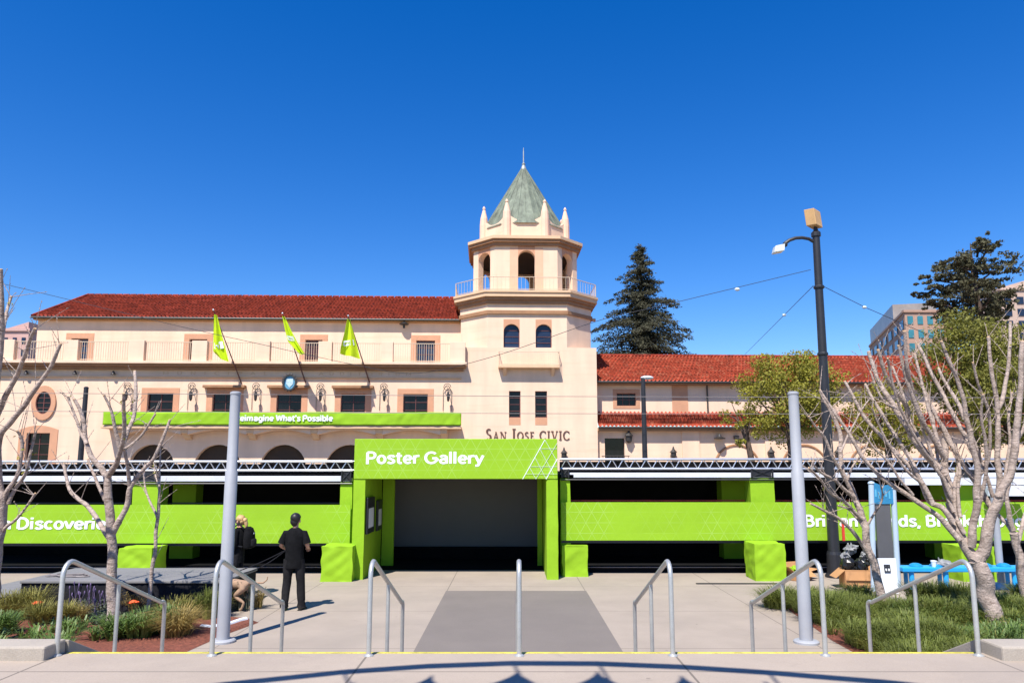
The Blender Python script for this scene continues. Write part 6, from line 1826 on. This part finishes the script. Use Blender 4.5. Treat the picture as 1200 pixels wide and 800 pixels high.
# ------------------------------------------------------------------ leafy trees
def leaf_clump(mb, c, rx, ry, rz, n, size, rnd, up=.3):
    for k in range(n):
        d = Vector((rnd.gauss(0, 1), rnd.gauss(0, 1), rnd.gauss(0, 1))).normalized()
        r = rnd.random() ** .45
        q = c + Vector((d.x * rx, d.y * ry, d.z * rz)) * r
        a = Vector((rnd.gauss(0, 1), rnd.gauss(0, 1), rnd.gauss(0, 1) + up)).normalized()
        b = a.cross(Vector((rnd.gauss(0, 1), rnd.gauss(0, 1), rnd.gauss(0, 1)))).normalized()
        s = size * rnd.uniform(.55, 1.3)
        mb.add([q - a * s * .5, q + b * s * .32, q + a * s * .6, q - b * s * .32], [(0, 1, 2, 3)])
def leafy_tree(lab, u0, u1, vt, vb, D, m, seed, nclump, nleaf, size, trunk_px, depth=None, sparse=0.0, grp="leafy trees beyond the exhibition"):
    rnd = random.Random(seed)
    a, b = P(u0, vt, D), P(u1, vb, D)
    cx, cz = (a.x + b.x) / 2, (a.z + b.z) / 2; W, H = (b.x - a.x) / 2, (a.z - b.z) / 2; dy = depth or W * .8
    tx = P(trunk_px, vb, D).x
    t = thing("leafy_tree", lab, "tree", (tx, D, 0), group=grp)
    tm = MB(); top = Vector((cx, D, cz - H * .2))
    tm.tube(smooth_pts([Vector((tx, D, -.1)), Vector((tx + .1, D, cz * .4)), Vector((tx * .6 + cx * .4, D, cz - H * .7)), top]), [.26 - .16 * i / 15 for i in range(16)], 9)
    lf = MB()
    for k in range(nclump):
        while True:
            d = Vector((rnd.uniform(-1, 1), rnd.uniform(-1, 1), rnd.uniform(-1, 1)))
            if d.length < 1 and (d.length > .35 or rnd.random() < .3): break
        wob = 1 + .25 * noise.noise(d * 1.7 + Vector((seed, 0, 0)))
        c = Vector((cx + d.x * W * .92 * wob, D + d.y * dy * .9, cz + d.z * H * .92 * wob))
        s = rnd.uniform(.10, .26) * min(W, H * 1.5)
        leaf_clump(lf, c, s * 1.3, s * 1.2, s * .8, int(nleaf * (s / (.18 * min(W, H * 1.5))) ** 2), size, rnd)
        if k % 3 == 0:
            st = Vector((tx * .5 + cx * .5, D, cz - H * rnd.uniform(.3, .95))); mid = st.lerp(c, .55) + Vector((0, 0, .2))
            tm.tube([st, mid, c], [.07, .045, .015], 6)
    tm.build("trunk", barkd, t, smooth=True)
    lf.build("crown", m, t)
leafy_tree("yellow green airy tree left of the black lamp post, before the right wing", 862, 988, 404, 520, 42, leafy, 1, 130, 125, .14, 925)
leafy_tree("thin sparse yellow green tree side branch cluster close to the blind arches", 842, 900, 452, 530, 43, leafy, 2, 26, 60, .13, 880)
leafy_tree("yellow green bush-like tree right of the black lamp post, below the roof edge", 985, 1092, 446, 530, 42, leafy, 3, 85, 105, .14, 1040)
leafy_tree("tall wide olive green tree behind the forked bare tree", 1072, 1215, 362, 500, 44, leafg, 4, 190, 140, .16, 1140)
leafy_tree("olive green tree low at the frame edge behind the forked bare tree", 1120, 1240, 420, 525, 41, leafg, 5, 110, 130, .15, 1185)

def redwood(lab, u, vt, vb, D, hw, seed):
    rnd = random.Random(seed)
    top = P(u, vt, D); bot = P(u, vb, D)
    t = thing("redwood_tree", lab, "tree", (top.x, D, 0))
    MB().tube([(top.x, D, 0), (top.x, D, bot.z), (top.x, D, top.z - .4)], [.55, .38, .03], 9).build("trunk", barkd, t, smooth=True)
    lf = MB(); H = top.z - bot.z; W = hw * D / FPX
    n = 210
    for k in range(n):
        s = (k + rnd.random()) / n
        z = top.z - .15 - s ** .85 * H * 1.08
        prof = W * (0.06 + .94 * s ** .74) * (1 + .14 * math.sin(s * 26 + seed))
        L = prof * rnd.uniform(.55, 1.08)
        q = rnd.uniform(0, 2 * PI)
        d = Vector((math.cos(q), math.sin(q), 0))
        m_ = max(3, int(L / .42))
        for j in range(m_):
            f = (j + .6) / m_
            zz = z + .22 * L * f - .34 * L * f ** 2.2
            c = Vector((top.x, D, zz)) + d * L * f
            r = (.34 + .42 * (1 - f)) * (.6 + .6 * s)
            side = Vector((-d.y, d.x, 0))
            for i in range(34):
                o = c + side * rnd.gauss(0, .65) * r + d * rnd.gauss(0, .5) * r + Vector((0, 0, rnd.gauss(-.10, .28) * r))
                a = (d * rnd.uniform(.2, 1) + side * rnd.gauss(0, .8) + Vector((0, 0, rnd.gauss(-.35, .35)))).normalized()
                b = a.cross(Vector((rnd.gauss(0, 1), rnd.gauss(0, 1), rnd.gauss(0, 1)))).normalized()
                l = rnd.uniform(.14, .36)
                lf.add([o - a * l * .4, o + b * l * .2, o + a * l * .7, o - b * l * .2], [(0, 1, 2, 3)])
    lf.build("crown", needle, t)
redwood("dark pointed redwood rising behind the right wing roof", 750, 287, 425, 82, 84, 4)
def cedar(lab, D, seed):
    rnd = random.Random(seed)
    bx0 = P(1152, 440, D)
    t = thing("cedar_tree", lab, "tree", (bx0.x, D, 0))
    tm = MB(); tm.tube([(bx0.x, D, 0), P(1150, 380, D), P(1140, 320, D), P(1137, 285, D)], [.6, .4, .2, .04], 9)
    lf = MB()
    for (u, v, ru, rv) in ((1137, 287, 9, 7), (1142, 297, 20, 8), (1128, 305, 18, 8), (1150, 309, 24, 9), (1110, 313, 18, 6), (1122, 321, 22, 7), (1160, 318, 20, 8), (1100, 322, 12, 4), (1140, 330, 28, 8),
                           (1174, 326, 16, 9), (1108, 335, 20, 6), (1096, 338, 9, 3), (1128, 343, 26, 7), (1160, 342, 24, 9), (1112, 353, 18, 6), (1142, 356, 26, 9), (1098, 354, 10, 4), (1176, 345, 14, 10), (1128, 366, 26, 9), (1160, 362, 22, 10), (1150, 380, 26, 10), (1180, 365, 14, 10), (1118, 380, 18, 8)):
        c = P(u, v, D) + Vector((0, rnd.uniform(-3, 3), 0))
        for j in range(16):
            cc = c + Vector((rnd.uniform(-1, 1) * ru * .95, 0, rnd.uniform(-1, 1) * rv * .85)) * D / FPX + Vector((0, rnd.uniform(-1.2, 1.2), 0))
            leaf_clump(lf, cc, ru * .24 * D / FPX, ru * .3 * D / FPX, rv * .26 * D / FPX, 44, .30, rnd, .1)
        tm.tube([P(1145, v + 14, D), c.lerp(P(1145, v + 14, D), .4), c], [.14, .08, .03], 6)
    for j in range(115):
        q = rnd.uniform(0, 2 * PI); k = rnd.random() ** .6
        u, v = 1141 + 46 * k * math.cos(q), 336 + 46 * k * math.sin(q)
        if v < 300 and abs(u - 1140) > 22: continue
        leaf_clump(lf, P(u, v, D) + Vector((0, rnd.uniform(-3.5, 3.5), 0)), .75, .8, .34, 42, .3, rnd, .1)
    tm.build("trunk", barkd, t, smooth=True)
    lf.build("crown", needleb, t)
cedar("sparse layered dark cedar near the frame edge against the sky", 78, 8)

# ------------------------------------------------------------------ grasses and flowers in the beds
def blade(mb, base, d, h, bend, w):
    side = Vector((-d.y, d.x, 0)) * w
    p1 = base + d * bend * .25 + Vector((0, 0, h * .55)); p2 = base + d * bend * .7 + Vector((0, 0, h * .92)); p3 = base + d * bend * 1.25 + Vector((0, 0, h * .88))
    mb.add([base - side, base + side, p1 + side * .9, p1 - side * .9, p2 + side * .55, p2 - side * .55, p3], [(0, 1, 2, 3), (3, 2, 4, 5), (5, 4, 6)])
def tuft(mb, c, r, h, n, rnd, w=.006, lean=1.0):
    for k in range(n):
        q = rnd.uniform(0, 2 * PI); d = Vector((math.cos(q), math.sin(q), 0))
        blade(mb, c + d * r * .35 * rnd.random(), d, h * rnd.uniform(.55, 1.1), r * rnd.uniform(.3, 1.1) * lean, w * rnd.uniform(.7, 1.3))
def inside(x, y, poly):
    c = False; n = len(poly)
    for i in range(n):
        (x1, y1), (x2, y2) = poly[i], poly[(i + 1) % n]
        if (y1 > y) != (y2 > y) and x < (x2 - x1) * (y - y1) / (y2 - y1) + x1: c = not c
    return c
rnd = random.Random(21)
def bed_grass(name, m, poly, n, h0, h1, r, nb, lab, cat, cond, w=.006):
    mb = MB(); k = 0
    xs = [p[0] for p in poly]; ys = [p[1] for p in poly]
    while k < n:
        x, y = rnd.uniform(min(xs), max(xs)), rnd.uniform(min(ys), max(ys))
        if not inside(x, y, poly) or not cond(x, y): 
            if rnd.random() < .002: k += 1
            continue
        s = min(1, max(0, .5 + 1.2 * noise.noise(Vector((x * 1.1, y * 1.1, 4)))))
        if s < .12 and rnd.random() < .6: k += 1; continue
        tuft(mb, Vector((x, y, .03)), r * (.7 + .6 * s), h0 + (h1 - h0) * s, nb, rnd, w)
        k += 1
    mb.build(name, m, kind="stuff", label=lab, cat=cat)
RB2 = [(5.08, 9.9), (11.5, 9.9), (11.5, 14.5), (7.3, 14.3), (6.1, 15.3), (5.5, 15.3), (5.3, 14.2), (5.1, 12.0)]
bed_grass("bed_grass", grassg, RB2, 680, .20, .44, .30, 46, "fine dark green grass growing in mounds in the bed by the blue bench", "grass", lambda x, y: y > 12.6 or x < 6.6)
bed_grass("strappy_grass", grassd, RB2, 480, .18, .34, .22, 28, "broad bladed bright green ground cover in the bed by the blue bench", "ground cover", lambda x, y: x > 6.3 and y < 13.6, .011)
bed_grass("pale_grass", grassm, RB2, 110, .2, .36, .24, 24, "scattered yellow green blades among the mounds in the bed by the blue bench", "grass", lambda x, y: True)
bed_grass("dry_grass", grassy, RB2, 40, .1, .2, .16, 18, "dry straw coloured blades along the bed edge by the blue bench", "grass", lambda x, y: y < 11.0 or y > 13.9)
LB2 = [(-13, 10.0), (-5.9, 10.0), (-5.9, 12.3), (-7.0, 12.7), (-13, 12.7)]
bed_grass("strappy_grass", grassd, LB2, 170, .16, .30, .22, 26, "broad bladed green ground cover in the bed before the stage", "ground cover", lambda x, y: True, .012)
def grass_tuft(u, v, r, h, n, m, lab, grp, w=.006, extra=None):
    p = G(u, v); t = MB(); rr = random.Random(int(u * 7 + v))
    for k in range(5): tuft(t, Vector((p.x + rr.uniform(-.5, .5) * r, p.y + rr.uniform(-.4, .4) * r, .02)), r * .75, h * rr.uniform(.75, 1.1), n // 5, rr, w)
    o = t.build("grass_tuft", m, loc=(p.x, p.y, .02), label=lab, group=grp); o["category"] = "grass"
    return o
GT = "ornamental grass tufts in the bed before the stage"
grass_tuft(14, 728, .55, .52, 700, grassm, "yellow green grass mound at the frame edge beside the stage step", GT)
grass_tuft(56, 733, .45, .42, 600, grassm, "yellow green grass mound just left of the stage side handrail, past the first orange flower", GT)
grass_tuft(8, 745, .45, .34, 500, grassd, "low green grass clump over the planter kerb at the frame edge", GT, .010)
grass_tuft(84, 728, .35, .30, 350, grassy, "straw coloured low tuft beside the lavender bush", GT)
grass_tuft(154, 718, .32, .42, 420, grassy, "straw coloured upright tuft behind the second orange flower and slim tree", GT)
grass_tuft(222, 745, .6, .46, 900, grassy, "large dry golden tuft in the middle of the red mulch", GT)
grass_tuft(203, 727, .5, .42, 520, grassm, "yellow green drooping tuft before the stage skirt behind the large golden one", GT)
grass_tuft(238, 727, .28, .55, 320, grassg, "dark green upright tuft left of the grey pole", GT)
grass_tuft(254, 722, .3, .45, 260, grassm, "small yellowish tuft directly behind the grey pole", GT)
grass_tuft(281, 715, .30, .50, 260, sage, "thin grey green tuft before the dog", GT)
grass_tuft(303, 712, .2, .36, 140, grassy, "small dry tuft at the bed tip near the standing person", GT)
grass_tuft(152, 748, .5, .40, 520, grassd, "broad green clump between slim tree and stage side handrail foot", GT, .012)
grass_tuft(182, 742, .42, .42, 460, grassd, "broad green clump at the lower end of the stage side handrail", GT, .012)
GR = "grass mounds along the back of the right bed"
for u, v, r, h, lab in ((912, 712, .5, .44, "rounded green mound nearest the paved plaza, left of the grey pole"), (1000, 708, .45, .34, "dark green mound before the cardboard box, behind the grey pole"), (1087, 708, .55, .42, "green mound under the bench front, right of the kiosk"),
                        (1124, 710, .5, .42, "green mound touching the forked tree trunk on its left"), (1192, 710, .5, .4, "green mound right of the forked tree trunk"), (975, 730, .55, .5, "fine green mound hugging the right side of the grey pole")):
    grass_tuft(u, v, r, h, 900, grassg, lab, GR)
# lavender bush and orange flowers
def shrub(u, v, r, h, lab, bl):
    p = G(u, v); rr = random.Random(int(u)); t = thing("lavender_bush", lab, "shrub", (p.x, p.y, 0))
    lf = MB(); leaf_clump(lf, Vector((p.x, p.y, h * .45)), r, r * .8, h * .45, 1500, .045, rr, .8); lf.build("foliage", sage, t)
    st = MB()
    for k in range(bl):
        q = Vector((p.x + rr.uniform(-1, 1) * r, p.y + rr.uniform(-.7, .7) * r, h * .6)); e = q + Vector((rr.uniform(-.08, .08), 0, rr.uniform(.2, .42)))
        st.tube([q, e], .004, 4); st.ball(e, .014, .014, .035, 6)
    st.build("flower_spikes", purple, t)
shrub(104, 722, .42, .34, "grey green lavender bush with pale purple spikes before the stage skirt", 34)
shrub(123, 733, .26, .30, "small grey green bush close against the slim pale tree trunk", 6)
def flower(u, vb, vt, lab):
    p = G(u, vb); z = P(u, vt, p.y).z
    t = thing("orange_flower", lab, "flower", (p.x, p.y, 0), group="orange flowers in the bed before the stage")
    mb = MB(); mb.tube([(p.x, p.y, 0), (p.x + .02, p.y, z * .6), (p.x, p.y, z)], .009, 6); mb.build("stem", grassd, t)
    for k in range(4):
        a = k * 1.6; MB().prism([(p.x, p.y, z * (.3 + .12 * k)), (p.x + math.cos(a) * .06, p.y + math.sin(a) * .06, z * (.36 + .12 * k)), (p.x + math.cos(a) * .14, p.y + math.sin(a) * .14, z * (.38 + .12 * k)), (p.x + math.cos(a + .4) * .07, p.y + math.sin(a + .4) * .07, z * (.33 + .12 * k))], (0, 0, .004)).build("leaf", grassd, t)
    mb = MB()
    for k in range(18):
        a = k * 2.4; r = .015 + .004 * k; c = Vector((p.x + r * math.cos(a), p.y + r * math.sin(a), z + .035 - .03 * (k / 18)))
        mb.ball(c, .026, .026, .016, 6)
    mb.build("bloom", orange, t)
flower(42, 730, 707, "orange flower nearest the stage step and frame edge")
flower(154, 732, 706, "orange flower just right of the slim pale tree trunk")
